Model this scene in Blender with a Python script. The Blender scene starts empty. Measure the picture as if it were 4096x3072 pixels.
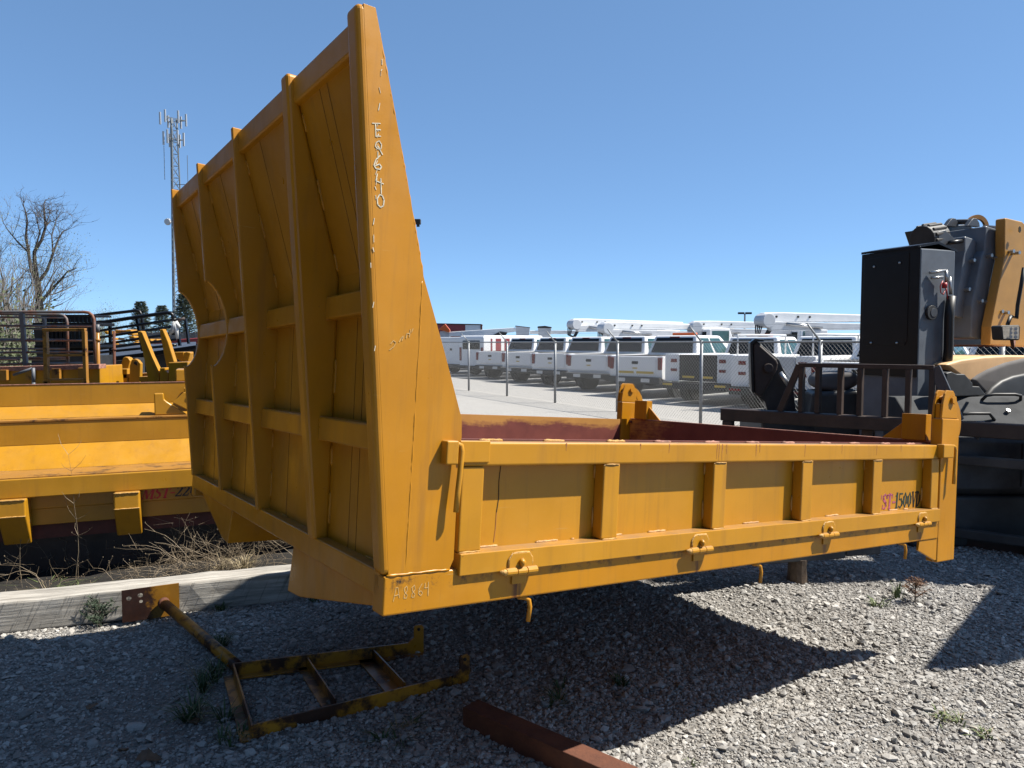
import bpy, bmesh, math, random
import numpy as np
from mathutils import Vector, Matrix, Euler
R_ = math.radians
scene = bpy.context.scene
col = scene.collection
rng = random.Random(7)
nrg = np.random.default_rng(11)

# ------------------------------------------------------------------ camera, sky, sun, exposure
FPX, CX, CY, HZ, EYE = 2960.0, 2048.0, 1536.0, 1370.0, 1.75
PITCH = math.atan((CY - HZ) / FPX)
cam = bpy.data.cameras.new('camera'); camo = bpy.data.objects.new('camera', cam); col.objects.link(camo)
cam.sensor_fit = 'HORIZONTAL'; cam.sensor_width = 36.0; cam.lens = FPX / 4096 * 36.0
cam.clip_start = 0.05; cam.clip_end = 3000
camo.location = (0, 0, EYE); camo.rotation_euler = (math.pi / 2 - PITCH, 0, 0)
scene.camera = camo
SUN_DIR = Vector((0.592, 0.012, 0.804)).normalized()          # towards the sun
elev = math.asin(SUN_DIR.z); azim = math.atan2(SUN_DIR.x, SUN_DIR.y)
world = bpy.data.worlds.new('World'); scene.world = world; world.use_nodes = True
wn = world.node_tree; bg = wn.nodes['Background']
sky = wn.nodes.new('ShaderNodeTexSky'); sky.sky_type = 'NISHITA'; sky.sun_disc = False
sky.sun_elevation = elev; sky.sun_rotation = azim
sky.altitude = 500; sky.air_density = 0.5; sky.dust_density = 0.2; sky.ozone_density = 8.0
sg = wn.nodes.new('ShaderNodeGamma'); sg.inputs[1].default_value = 0.57                    # softer gradient and hue of a hazy spring sky
sm = wn.nodes.new('ShaderNodeMix'); sm.data_type = 'RGBA'; sm.blend_type = 'MULTIPLY'; sm.inputs[0].default_value = 1; sm.inputs[7].default_value = (1.22, 1.59, 1.86, 1)
wn.links.new(sky.outputs[0], sg.inputs[0]); wn.links.new(sg.outputs[0], sm.inputs[6]); wn.links.new(sm.outputs[2], bg.inputs[0]); bg.inputs[1].default_value = 0.093
sun = bpy.data.lights.new('sun', 'SUN'); sun.energy = 5.0; sun.angle = R_(0.53); sun.color = (1.0, 0.95, 0.86)
suno = bpy.data.objects.new('sun', sun); col.objects.link(suno)
suno.rotation_euler = SUN_DIR.to_track_quat('Z', 'Y').to_euler()
scene.view_settings.view_transform = 'Standard'; scene.view_settings.look = 'None'
scene.view_settings.exposure = 1.13; scene.view_settings.gamma = 1.0

def at(px, py, Y):
    """point seen at pixel (4096 px wide picture) at world depth Y"""
    c, s = math.cos(PITCH), math.sin(PITCH)
    a, b = (px - CX) / FPX, (py - CY) / FPX
    r = Vector((a, c - b * s, -s - b * c))
    return Vector((0, 0, EYE)) + r * (Y / r.y)
def atz(px, py, z):
    c, s = math.cos(PITCH), math.sin(PITCH)
    a, b = (px - CX) / FPX, (py - CY) / FPX
    r = Vector((a, c - b * s, -s - b * c))
    return Vector((0, 0, EYE)) + r * ((z - EYE) / r.z)

# ------------------------------------------------------------------ materials
M = {}
ALB = .70        # every surface colour below is scaled to a plausible outdoor albedo
class NT:
    def __init__(s, name):
        s.m = bpy.data.materials.new(name); s.m.use_nodes = True; s.t = s.m.node_tree
        s.b = s.t.nodes['Principled BSDF']; s.tc = None
    def n(s, t, **kw):
        x = s.t.nodes.new('ShaderNode' + t)
        for k, v in kw.items(): setattr(x, k, v)
        return x
    def l(s, a, b): s.t.links.new(a, b)
    def co(s, out='Object'):
        if s.tc is None: s.tc = s.n('TexCoord')
        return s.tc.outputs[out]
    def noise(s, scale, detail=4, rough=.6, stretch=None, vec=None):
        v = vec or s.co()
        if stretch:
            mp = s.n('Mapping'); mp.inputs['Scale'].default_value = stretch; s.l(v, mp.inputs[0]); v = mp.outputs[0]
        x = s.n('TexNoise'); x.inputs['Scale'].default_value = scale; x.inputs['Detail'].default_value = detail
        x.inputs['Roughness'].default_value = rough; s.l(v, x.inputs['Vector']); return x.outputs['Fac']
    def ramp(s, fac, a, b, ca=0.0, cb=1.0):
        x = s.n('MapRange'); x.inputs['From Min'].default_value = a; x.inputs['From Max'].default_value = b
        x.inputs['To Min'].default_value = ca; x.inputs['To Max'].default_value = cb; x.clamp = True
        s.l(fac, x.inputs['Value']); return x.outputs[0]
    def math(s, op, a, b=None):
        x = s.n('Math', operation=op)
        for i, v in enumerate((a, b)):
            if v is None: continue
            if isinstance(v, (int, float)): x.inputs[i].default_value = v
            else: s.l(v, x.inputs[i])
        return x.outputs[0]
    def mix(s, fac, a, b):
        x = s.n('Mix', data_type='RGBA')
        for i, v in ((0, fac), (6, a), (7, b)):
            if isinstance(v, (int, float)): x.inputs[i].default_value = v
            elif isinstance(v, tuple): x.inputs[i].default_value = (*v, 1) if len(v) == 3 else v
            else: s.l(v, x.inputs[i])
        return x.outputs[2]
    def base(s, c):
        s.raw = c
        x = s.n('Mix', data_type='RGBA'); x.blend_type = 'MULTIPLY'; x.inputs[0].default_value = 1; x.inputs[7].default_value = (ALB, ALB, ALB, 1)
        if isinstance(c, tuple): x.inputs[6].default_value = (*c, 1)
        else: s.l(c, x.inputs[6])
        for l in list(s.b.inputs['Base Color'].links): s.t.links.remove(l)
        s.l(x.outputs[2], s.b.inputs['Base Color'])
        return s
    def rough(s, r):
        if isinstance(r, (int, float)): s.b.inputs['Roughness'].default_value = r
        else: s.l(r, s.b.inputs['Roughness'])
        return s
    def bump(s, h, strength=.3, dist=.01):
        x = s.n('Bump'); x.inputs['Strength'].default_value = strength; x.inputs['Distance'].default_value = dist
        s.l(h, x.inputs['Height']); s.l(x.outputs[0], s.b.inputs['Normal']); return s
    def sep(s, v=None):
        x = s.n('SeparateXYZ'); s.l(v or s.co(), x.inputs[0]); return x.outputs
    def reg(s, key): M[key] = s.m; return s

def simple(key, c, r=.6, var=.25, scale=6, metal=0.0, bump=0.0, bscale=40, spec=None):
    t = NT(key.replace('_', ' '))
    f = t.ramp(t.noise(scale, 5), .3, .7)
    t.base(t.mix(f, tuple(x * (1 - var) for x in c), tuple(min(1, x * (1 + var)) for x in c))).rough(r)
    t.b.inputs['Metallic'].default_value = metal
    if spec is not None: t.b.inputs['Specular IOR Level'].default_value = spec
    if bump: t.bump(t.noise(bscale, 4), bump, .01)
    return t.reg(key)

def yellow(key, c=(.575, .240, .006), streak=.35, dust=.5, rust=0.0):
    t = NT(key.replace('_', ' '))
    f = t.ramp(t.noise(2.2, 6, .6), .3, .7)
    c0 = t.mix(f, tuple(x * .86 for x in c), tuple(min(1, x * 1.09) for x in c))
    # fine speckle of chalky, weathered paint
    sp = t.ramp(t.noise(90, 3, .7), .52, .75, 0, .22)
    c0 = t.mix(sp, c0, (c[0] * 1.1, c[1] * 1.15, c[2] * 2.0))
    # faded milky patches
    fd = t.ramp(t.noise(4.5, 5, .65), .52, .72, 0, .34)
    c0 = t.mix(fd, c0, (.58, .29, .03))
    # vertical run-off streaks
    st = t.ramp(t.noise(1.0, 5, .7, stretch=(16, 16, 1.1)), .52, .76, 0, streak * 1.6)
    c0 = t.mix(st, c0, (.30, .14, .028))
    # scattered chips of rust
    ch = t.ramp(t.noise(24, 6, .75), .675, .71, 0, .6)
    c0 = t.mix(ch, c0, (.16, .06, .02))
    # fine pale scratches lying along the plates
    sc = t.ramp(t.noise(1.0, 3, .6, stretch=(7, 7, 130)), .70, .735, 0, .30)
    c0 = t.mix(sc, c0, (.62, .40, .14))
    if rust:
        rr = t.ramp(t.noise(3.4, 7, .72), .60 - rust * .25, .68 - rust * .25)
        c0 = t.mix(rr, c0, t.mix(t.noise(30, 4), (.018, .008, .006), (.085, .030, .012)))
    # dust lying on upward faces
    g = t.n('NewGeometry'); nz = t.sep(g.outputs['Normal'])[2]
    du = t.math('MULTIPLY', t.ramp(nz, .75, .95), t.ramp(t.noise(9, 5), .25, .6, .2 * dust, dust))
    c0 = t.mix(du, c0, (.27, .165, .085))
    t.base(c0)
    t.rough(t.ramp(t.noise(7, 5), .3, .7, .27, .50))
    t.b.inputs['Specular IOR Level'].default_value = .40
    t.bump(t.math('ADD', t.math('MULTIPLY', t.noise(2.6, 2), 1.0), t.math('MULTIPLY', t.noise(160, 3), .03)), .22, .012)
    return t
yellow('yellow_paint').reg('yellow')
yellow('yellow_paint_gate', (.582, .266, .013), .30, .8).reg('yellow_gate')
yellow('yellow_paint_old', (.50, .21, .014), .3, .2, rust=.52).reg('yellow_rusty')
yellow('orange_yellow', (.53, .250, .010), .25, .5).reg('orange_yellow')
yellow('orange_frame', (.42, .19, .03), .3, .4, rust=.25).reg('orange_frame')
# lower rail: rust weeping down from each hinge
t = yellow('yellow_rail_rust', (.575, .240, .006), .3, .6)
old = t.raw
sx = t.sep()
xm = t.math('SUBTRACT', t.math('MODULO', t.math('ADD', sx[0], .414 - .448 + .828), .828), .414)
wob = t.math('MULTIPLY', t.math('SUBTRACT', t.noise(9, 4), .5), .05)
dd = t.math('ABSOLUTE', t.math('SUBTRACT', xm, wob))
core = t.math('MULTIPLY', t.ramp(dd, .006, .020, 1, 0), t.ramp(t.noise(1.0, 4, .6, stretch=(60, 60, 4)), .35, .6))
halo = t.math('MULTIPLY', t.ramp(dd, .0, .055, .75, 0), t.ramp(t.noise(1.0, 4, .6, stretch=(30, 30, 2)), .4, .65))
grime = t.math('MULTIPLY', t.ramp(sx[2], .055, .092), t.ramp(t.noise(14, 6, .75), .50, .60))
c1 = t.mix(halo, old, (.27, .10, .025)); c1 = t.mix(core, c1, (.12, .035, .012)); c1 = t.mix(grime, c1, (.03, .024, .018))
t.base(c1); t.reg('yellow_rail')
# worn inner faces: yellow over red oxide
def worn(key, zlo, zhi, xdir=None):
    t = NT(key.replace('_', ' '))
    s = t.sep()
    n1 = t.noise(3.2, 9, .74, stretch=(1, 1, 1.4)); n2 = t.noise(1.0, 6, .75, stretch=(5, 5, 60))
    h = t.math('ADD', t.ramp(s[2], zlo, zhi), t.math('MULTIPLY', t.math('SUBTRACT', n1, .5), 1.5))
    h = t.math('ADD', h, t.math('MULTIPLY', t.math('SUBTRACT', n2, .5), .7))
    if xdir is not None: h = t.math('ADD', h, t.ramp(s[1], *xdir))
    f = t.ramp(h, .34, .66)
    red = t.mix(t.ramp(t.noise(8, 6), .3, .7), (.13, .022, .014), (.20, .045, .028))
    yel = t.mix(t.ramp(t.noise(4, 6), .3, .7), (.42, .19, .03), (.52, .25, .05))
    t.base(t.mix(f, red, yel)).rough(.62)
    sc = t.ramp(t.noise(1.0, 4, .7, stretch=(3, 3, 50)), .66, .7)
    return t.reg(key)
worn('worn_red_oxide', .37, .50)
worn('worn_tailgate', .30, 1.9, (1.0, 2.5, -.35, .62))
simple('red_oxide', (.17, .045, .03), .65, .3)
simple('bed_red', (.10, .022, .015), .7, .4)
t = yellow('plate_rust', (.30, .135, .012), .3, .1)
sx = t.sep(); ff = t.ramp(t.math('ADD', sx[0], t.math('MULTIPLY', t.math('SUBTRACT', t.noise(16, 7, .75), .5), .30)), .14, .19)
t.base(t.mix(ff, t.mix(t.noise(40, 5), (.012, .007, .006), (.06, .024, .014)), t.raw)); t.reg('plate_rust')
simple('weld', (.55, .30, .07), .5, .25, 60, bump=.5, bscale=220)
simple('weld_dirty', (.56, .31, .12), .6, .35, 60, bump=.5, bscale=220)
simple('chalk', (.74, .68, .52), .9, .25, 90)
simple('chalk_faint', (.66, .42, .16), .9, .2, 90)
simple('decal_red', (.60, .010, .010), .45, .2)
simple('decal_faded', (.42, .09, .15), .55, .45, 60)
simple('decal_black', (.012, .012, .012), .45, .2)
simple('decal_green', (.022, .045, .03), .5, .4, 60)
simple('dark_gap', (.015, .012, .009), .9, .2)
simple('run_stain', (.40, .15, .045), .7, .25, 60)
simple('rust_pink', (.36, .17, .12), .8, .5, 40)
# steel and machine blacks
simple('black_paint', (.006, .0065, .009), .38, .3, 5, spec=.35)
simple('black_matte', (.030, .031, .033), .55, .4, 7)
simple('hood_paint', (.085, .088, .092), .85, .3, 5, spec=.12)
simple('rib_paint', (.15, .17, .20), .42, .2, 4)
simple('slate_paint', (.060, .066, .078), .45, .25, 4, bump=.05, bscale=200)
simple('grey_fender', (.12, .112, .112), .85, .15, 4)
simple('dark_steel', (.045, .028, .022), .6, .5, 5, bump=.15)
simple('black_dusty', (.060, .056, .052), .75, .55, 3)
simple('cream_fender', (.80, .50, .25), .6, .12, 3)
simple('mast_yellow', (.52, .27, .05), .42, .15, 3)
simple('zinc', (.55, .55, .55), .35, .2, 30, metal=.9)
simple('galv', (.33, .345, .36), .5, .2, 20, metal=.3)
simple('wire', (.24, .245, .25), .6, .2, 20)
simple('seam', (.16, .075, .008), .7, .2)
simple('shade_soil', (.010, .008, .006), .95, .5, 9, bump=.6)  # near-black ground colour, standing in for shade under the second bed
simple('cap_red', (.42, .012, .02), .45, .15)
simple('hose', (.012, .012, .012), .5, .2)
simple('lens', (.45, .42, .38), .25, .25, 40)
simple('label_white', (.72, .72, .7), .5, .05)
simple('label_orange', (.72, .18, .04), .5, .05)
simple('tube_grey', (.12, .13, .145), .5, .3, 6)
simple('pallet_dark', (.035, .02, .015), .8, .4, 5)
t = NT('tube rust')
f = t.ramp(t.noise(3.2, 6, .7), .42, .58)
t.base(t.mix(f, t.mix(t.noise(20, 4), (.10, .105, .115), (.17, .175, .18)), t.mix(t.noise(24, 4), (.13, .045, .02), (.24, .09, .045)))).rough(.6); t.reg('tube_rust')
t = NT('rusted steel')
f = t.ramp(t.noise(7, 8, .75), .3, .7)
t.base(t.mix(f, (.075, .024, .013), (.20, .068, .030))).rough(.85).bump(t.noise(80, 5), .35, .006); t.reg('rust')
# truck materials
simple('truck_white', (1.0, 1.0, 1.0), .28, .05, 2)
simple('boom_white', (.95, .97, .98), .35, .08, 2)
simple('boom_grey', (.60, .62, .65), .4, .1, 2)
simple('glass', (.010, .016, .020), .18, .2, 2, spec=.22)
simple('glass_teal', (.05, .12, .125), .12, .3, 2, spec=.6)
simple('tyre', (.014, .014, .015), .85, .2)
simple('rim', (.45, .46, .48), .3, .1, metal=.8)
simple('plastic', (.02, .021, .022), .7, .2)
simple('tail_red', (.20, .010, .014), .25, .3, 20)
simple('beacon', (.75, .14, .02), .3, .1)
simple('hazard_yellow', (.62, .42, .03), .45, .1)
simple('flag_blue', (.02, .035, .12), .4, .2)
simple('trailer_red', (.30, .045, .05), .5, .2, 2)
# wood
t = NT('weathered timber')
g1 = t.noise(1.0, 6, .7, stretch=(2.2, 34, 34)); g2 = t.noise(1.0, 5, .6, stretch=(5, 5, 5))
c = t.mix(t.ramp(g1, .3, .72), (.16, .145, .125), (.66, .62, .55)); c = t.mix(t.ramp(g2, .5, .75, 0, .5), c, (.34, .30, .25))
# saw kerfs across the face
s = t.sep()
kx = t.math('ADD', t.math('MULTIPLY', s[0], 1.0), t.math('MULTIPLY', s[2], -.45))
cmb = t.n('CombineXYZ'); t.l(kx, cmb.inputs[0]); t.l(s[1], cmb.inputs[1]); t.l(s[2], cmb.inputs[2])
kn = t.noise(1.0, 3, .55, stretch=(46, 1.5, 2.5), vec=cmb.outputs[0])
g = t.n('NewGeometry'); nz = t.math('ABSOLUTE', t.sep(g.outputs['Normal'])[2])
kf = t.math('MULTIPLY', t.ramp(kn, .44, .34), t.ramp(nz, .5, .3)); kf = t.math('MULTIPLY', kf, t.ramp(t.noise(3, 3), .3, .5))
c = t.mix(t.math('MULTIPLY', kf, .55), c, (.035, .03, .026))
t.base(c).rough(.9)
t.bump(t.math('SUBTRACT', g1, t.math('MULTIPLY', kf, .8)), .5, .012); t.reg('timber')
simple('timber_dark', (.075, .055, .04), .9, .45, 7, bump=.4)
simple('stump', (.16, .11, .07), .9, .5, 8, bump=.6)
# vegetation
def leafmat(key, c, tr=.25):
    t = simple(key, c, .7, .35, 30)
    t.b.inputs['Transmission Weight'].default_value = 0
    return t
leafmat('grass_green', (.055, .095, .028)); leafmat('grass_light', (.13, .17, .055)); leafmat('straw', (.36, .29, .17))
leafmat('dry_stem', (.26, .20, .13)); leafmat('bud_green', (.17, .20, .085)); leafmat('conifer', (.20, .235, .18))
leafmat('cedar_green', (.035, .06, .028)); leafmat('russet', (.17, .075, .03)); leafmat('brush_green', (.085, .105, .04)); leafmat('dead_leaf', (.15, .085, .045))
simple('wood_dark', (.065, .048, .030), .9, .35, 2); simple('bark', (.085, .07, .058), .9, .3, 3); simple('bark_grey', (.16, .14, .12), .9, .3, 3)
simple('tower_steel', (.17, .19, .20), .6, .1, 1)
simple('antenna', (.52, .54, .56), .5, .05, 1)
simple('fence_wood', (.20, .19, .18), .9, .3, 3)
# ground
t = NT('gravel ground')
vo = t.n('TexVoronoi', feature='F1'); vo.inputs['Scale'].default_value = 46; vo.inputs['Randomness'].default_value = 1; t.l(t.co(), vo.inputs['Vector'])
vo2 = t.n('TexVoronoi', feature='F1'); vo2.inputs['Scale'].default_value = 120; t.l(t.co(), vo2.inputs['Vector'])
sv = t.n('SeparateColor'); t.l(vo.outputs['Color'], sv.inputs[0])
big = t.ramp(t.noise(.7, 5, .6), .35, .68)
c = t.mix(sv.outputs[0], (.17, .162, .15), (.42, .40, .37))
c = t.mix(t.math('MULTIPLY', big, .45), c, (.24, .205, .17))
fine = t.ramp(t.noise(60, 5, .8), .35, .7)
c = t.mix(t.math('MULTIPLY', fine, .5), c, (.13, .12, .11))
t.base(c).rough(.95)
hh = t.math('ADD', t.math('MULTIPLY', vo.outputs['Distance'], -1.0), t.math('MULTIPLY', vo2.outputs['Distance'], -.4))
t.bump(hh, .9, .02); t.reg('ground')
t = NT('gravel stone')
at_ = t.n('Attribute'); at_.attribute_name = 'tint'; at_.attribute_type = 'GEOMETRY'
v = t.sep(at_.outputs['Color'])
c = t.mix(v[0], (.19, .181, .168), (.66, .635, .59)); c = t.mix(t.math('MULTIPLY', v[1], .5), c, (.30, .245, .19))
c = t.mix(t.ramp(t.noise(120, 4), .4, .7, 0, .3), c, (.12, .115, .11))
t.base(c).rough(.9); t.bump(t.noise(220, 4), .25, .003); t.reg('stone')
t = NT('pale gravel road')
f = t.ramp(t.noise(3, 8, .7), .3, .7); f2 = t.ramp(t.noise(30, 6, .8), .3, .7)
t.base(t.mix(f2, t.mix(f, (.28, .265, .245), (.36, .345, .32)), (.44, .425, .40))).rough(.95).bump(t.noise(50, 5), .6, .03); t.reg('road')
t = NT('lot asphalt')
f = t.ramp(t.noise(1.2, 8, .7), .3, .7)
t.base(t.mix(f, (.10, .105, .11), (.16, .16, .16))).rough(.9); t.reg('asphalt')
simple('lot_paint', (.62, .62, .60), .8, .2, 8)

# ------------------------------------------------------------------ mesh helpers
class MB:
    def __init__(s): s.v = []; s.f = []
    def add(s, vs, fs):
        o = len(s.v); s.v += [tuple(p) for p in vs]; s.f += [tuple(i + o for i in q) for q in fs]; return s
    def box(s, x0, x1, y0, y1, z0, z1):
        return s.add([(x0, y0, z0), (x1, y0, z0), (x1, y1, z0), (x0, y1, z0), (x0, y0, z1), (x1, y0, z1), (x1, y1, z1), (x0, y1, z1)],
                     [(3, 2, 1, 0), (4, 5, 6, 7), (0, 1, 5, 4), (1, 2, 6, 5), (2, 3, 7, 6), (3, 0, 4, 7)])
    def loft(s, A, B, cap=True):
        n = len(A); fs = [(i, (i + 1) % n, n + (i + 1) % n, n + i) for i in range(n)]
        if cap: fs += [tuple(range(n - 1, -1, -1)), tuple(range(n, 2 * n))]
        return s.add(list(A) + list(B), fs)
    def prism(s, poly, axis, a, b):
        def P(p, t): return {'x': (t, p[0], p[1]), 'y': (p[0], t, p[1]), 'z': (p[0], p[1], t)}[axis]
        return s.loft([P(p, a) for p in poly], [P(p, b) for p in poly])
    def extr(s, pts, d):
        d = Vector(d); return s.loft([Vector(p) for p in pts], [Vector(p) + d for p in pts])
    def tube(s, pts, r, n=8, cap=True):
        pts = [Vector(p) for p in pts]; rs = r if isinstance(r, (list, tuple)) else [r] * len(pts)
        rings = []; up = None
        for i, p in enumerate(pts):
            d = (pts[min(i + 1, len(pts) - 1)] - pts[max(i - 1, 0)]); d = d.normalized() if d.length > 1e-9 else Vector((0, 0, 1))
            if up is None: up = d.orthogonal().normalized()
            up = (up - d * up.dot(d)); up = up.normalized() if up.length > 1e-6 else d.orthogonal().normalized()
            q = d.cross(up)
            rings.append([p + (up * math.cos(2 * math.pi * k / n) + q * math.sin(2 * math.pi * k / n)) * rs[i] for k in range(n)])
        vs = [v for rg in rings for v in rg]; fs = []
        for i in range(len(pts) - 1):
            for k in range(n): fs.append((i * n + k, i * n + (k + 1) % n, (i + 1) * n + (k + 1) % n, (i + 1) * n + k))
        if cap: fs += [tuple(range(n - 1, -1, -1)), tuple(range((len(pts) - 1) * n, len(pts) * n))]
        return s.add(vs, fs)
    def beam(s, a, b, w, h, up=(0, 0, 1)):
        a, b = Vector(a), Vector(b); d = (b - a).normalized(); u = Vector(up); q = d.cross(u).normalized(); u = q.cross(d)
        c = [q * w / 2 + u * h / 2, -q * w / 2 + u * h / 2, -q * w / 2 - u * h / 2, q * w / 2 - u * h / 2]
        return s.loft([a + x for x in c], [b + x for x in c])
    def build(s, name, mat, parent=None, bevel=0, smooth=False, seg=2, recalc=True):
        me = bpy.data.meshes.new(name); me.from_pydata(s.v, [], s.f)
        if recalc:
            bm = bmesh.new(); bm.from_mesh(me); bmesh.ops.recalc_face_normals(bm, faces=bm.faces); bm.to_mesh(me); bm.free()
        me.materials.append(M[mat] if isinstance(mat, str) else mat)
        if smooth:
            for p in me.polygons: p.use_smooth = True
        o = bpy.data.objects.new(name, me); col.objects.link(o)
        if parent is not None: o.parent = parent
        if bevel:
            b = o.modifiers.new('bevel', 'BEVEL'); b.width = bevel; b.segments = seg; b.limit_method = 'ANGLE'; b.angle_limit = R_(35)
            b.harden_normals = False
        return o
def tag(o, label, cat=None, group=None, kind=None):
    if label: o['label'] = label
    if cat: o['category'] = cat
    if group: o['group'] = group
    if kind: o['kind'] = kind
    return o
def thing(name, label, cat, loc=(0, 0, 0), rot=(0, 0, 0), group=None, scale=1.0):
    o = bpy.data.objects.new(name, None); col.objects.link(o); o.location = loc; o.rotation_euler = rot
    o.empty_display_size = .2
    if scale != 1: o.scale = (scale,) * 3
    return tag(o, label, cat, group)
def part(name, mat, parent, *boxes, bevel=0, **kw):
    m = MB()
    for b in boxes: m.box(*b)
    return m.build(name, mat, parent, bevel, **kw)
def copy_tree(o, parent=None):
    c = o.copy(); col.objects.link(c); c.parent = parent
    for ch in list(o.children): copy_tree(ch, c)
    return c
def arc(cx, cz, r, a0, a1, n):
    return [(cx + r * math.cos(a0 + (a1 - a0) * i / n), cz + r * math.sin(a0 + (a1 - a0) * i / n)) for i in range(n + 1)]
def ribbon(mb, pts, w, y=-.0016, plane='xz', th=.0007):
    """flat painted stroke through (x,z) points lying on the plane y"""
    for (a, b) in zip(pts[:-1], pts[1:]):
        dx, dz = b[0] - a[0], b[1] - a[1]; L = math.hypot(dx, dz) or 1e-6
        nx, nz = -dz / L * w / 2, dx / L * w / 2; ex, ez = dx / L * w * .35, dz / L * w * .35
        q = [(a[0] - ex + nx, a[1] - ez + nz), (b[0] + ex + nx, b[1] + ez + nz), (b[0] + ex - nx, b[1] + ez - nz), (a[0] - ex - nx, a[1] - ez - nz)]
        mb.loft([(p[0], y, p[1]) for p in q], [(p[0], y + th, p[1]) for p in q])
def bead(pts, r, step=.012, seed=1, n=6):
    """an irregular weld bead along a polyline"""
    rr = random.Random(seed); out = []; rad = []
    for a, b in zip(pts[:-1], pts[1:]):
        a, b = Vector(a), Vector(b); k = max(1, int((b - a).length / step))
        for i in range(k):
            out.append(a.lerp(b, i / k) + Vector((rr.uniform(-1, 1), 0, rr.uniform(-1, 1))) * r * .18); rad.append(r * rr.uniform(.72, 1.15))
    out.append(Vector(pts[-1])); rad.append(r * .6); rad[0] = r * .6
    return MB().tube(out, rad, n)

# serif glyphs as strokes: (x0,z0,x1,z1,weight) in a unit box
T_, B_ = .10, .26
GL = {
 'M': [(0, 0, .06, 1, T_), (.08, 1, .40, .05, B_), (.40, .05, .80, 1, T_), (.84, 1, .84, 0, B_), (-.08, 0, .16, 0, T_), (.70, 0, .98, 0, T_), (-.06, 1, .14, 1, T_), (.74, 1, .98, 1, T_)],
 'S': [(.62, .74, .60, .95, T_), (.60, .92, .36, 1, T_), (.36, 1, .14, .88, .16), (.14, .88, .16, .66, .2), (.16, .66, .50, .42, .26), (.50, .42, .58, .22, .22), (.58, .22, .38, 0, .16), (.38, 0, .12, .06, T_), (.10, .26, .06, .02, T_)],
 'T': [(.36, 0, .36, 1, B_), (.02, .96, .72, .96, .12), (.02, .96, .02, .74, T_), (.72, .96, .72, .74, T_), (.20, 0, .52, 0, T_)],
 '-': [(.05, .42, .42, .42, .14)],
 '1': [(.30, 0, .30, 1, B_), (.10, .82, .30, .97, T_), (.12, 0, .48, 0, T_)],
 '5': [(.14, .96, .60, .96, .13), (.14, .96, .12, .56, T_), (.12, .56, .40, .60, T_), (.40, .60, .58, .40, .2), (.58, .40, .56, .18, .24), (.56, .18, .34, 0, .16), (.34, 0, .08, .10, .12)],
 '0': [(.14, .3, .14, .7, B_), (.14, .7, .34, .98, .14), (.34, .98, .54, .7, .14), (.54, .7, .54, .3, B_), (.54, .3, .34, .02, .14), (.34, .02, .14, .3, .14)],
 '2': [(.10, .74, .22, .94, T_), (.22, .94, .44, .96, .16), (.44, .96, .56, .72, B_), (.56, .72, .36, .38, .2), (.36, .38, .08, .05, .14), (.08, .05, .60, .05, .14), (.60, .05, .62, .24, T_)],
 'V': [(.04, 1, .32, 0, B_), (.32, 0, .62, 1, T_), (-.08, 1, .18, 1, T_), (.48, 1, .76, 1, T_)],
 'D': [(.14, 0, .14, 1, B_), (.14, .97, .40, .95, T_), (.40, .95, .62, .70, .16), (.62, .70, .62, .30, B_), (.62, .30, .40, .04, .16), (.40, .04, .14, .03, T_), (.0, 0, .3, 0, T_), (.0, 1, .3, 1, T_)],
}
ADV = {'M': 1.05, 'S': .74, 'T': .78, '-': .5, '1': .56, '5': .72, '0': .72, '2': .72, 'V': .72, 'D': .8}
def text_strokes(txt, x, z, w, h, slant=.12, y=-.0014, th=.001):
    mb = MB()
    for chh in txt:
        for (a, b, c, d, wt) in GL[chh]:
            ribbon(mb, [(x + (a + slant * b) * w, z + b * h), (x + (c + slant * d) * w, z + d * h)], wt * w * .9, y, th=th)
        x += ADV[chh] * w
    return mb

# ================================================================== SETTING
def gz(x, y):
    """gentle rise and fall of the yard gravel"""
    k = 1.0 if y < 9 else max(0, 1 - (y - 9) / 4)
    h = .018 * math.sin(1.7 * x + .6 * y) + .012 * math.sin(3.9 * y - 1.3 * x + 1) + .009 * math.sin(6.1 * x + 4.3 * y)
    # a low ridge of pushed-up stone in front of the rear post
    r = math.exp(-((x - 1.55 - .25 * (y - 3.4)) ** 2 / .9 + (y - 3.35 - .35 * (x - 1.5)) ** 2 / .05)) * .045
    return k * (h + r) - .012
def ground_mesh():
    xs = np.concatenate([np.linspace(-400, -12, 18), np.linspace(-11, -5.2, 16), np.linspace(-5, 6, 150), np.linspace(6.2, 14, 20), np.linspace(16, 500, 20)])
    ys = np.concatenate([np.linspace(-60, 1.2, 12), np.linspace(1.5, 8, 120), np.linspace(8.2, 20, 26), np.linspace(22, 900, 30)])
    V = [(x, y, gz(x, y) if (-6 < x < 7 and 1 < y < 13) else -.012) for y in ys for x in xs]
    nx = len(xs); F = [(j * nx + i, j * nx + i + 1, (j + 1) * nx + i + 1, (j + 1) * nx + i) for j in range(len(ys) - 1) for i in range(nx - 1)]
    m = MB(); m.v = V; m.f = F
    o = m.build('ground', 'ground', recalc=False, smooth=True); tag(o, None, kind='structure')
    return o
ground_mesh()

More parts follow.
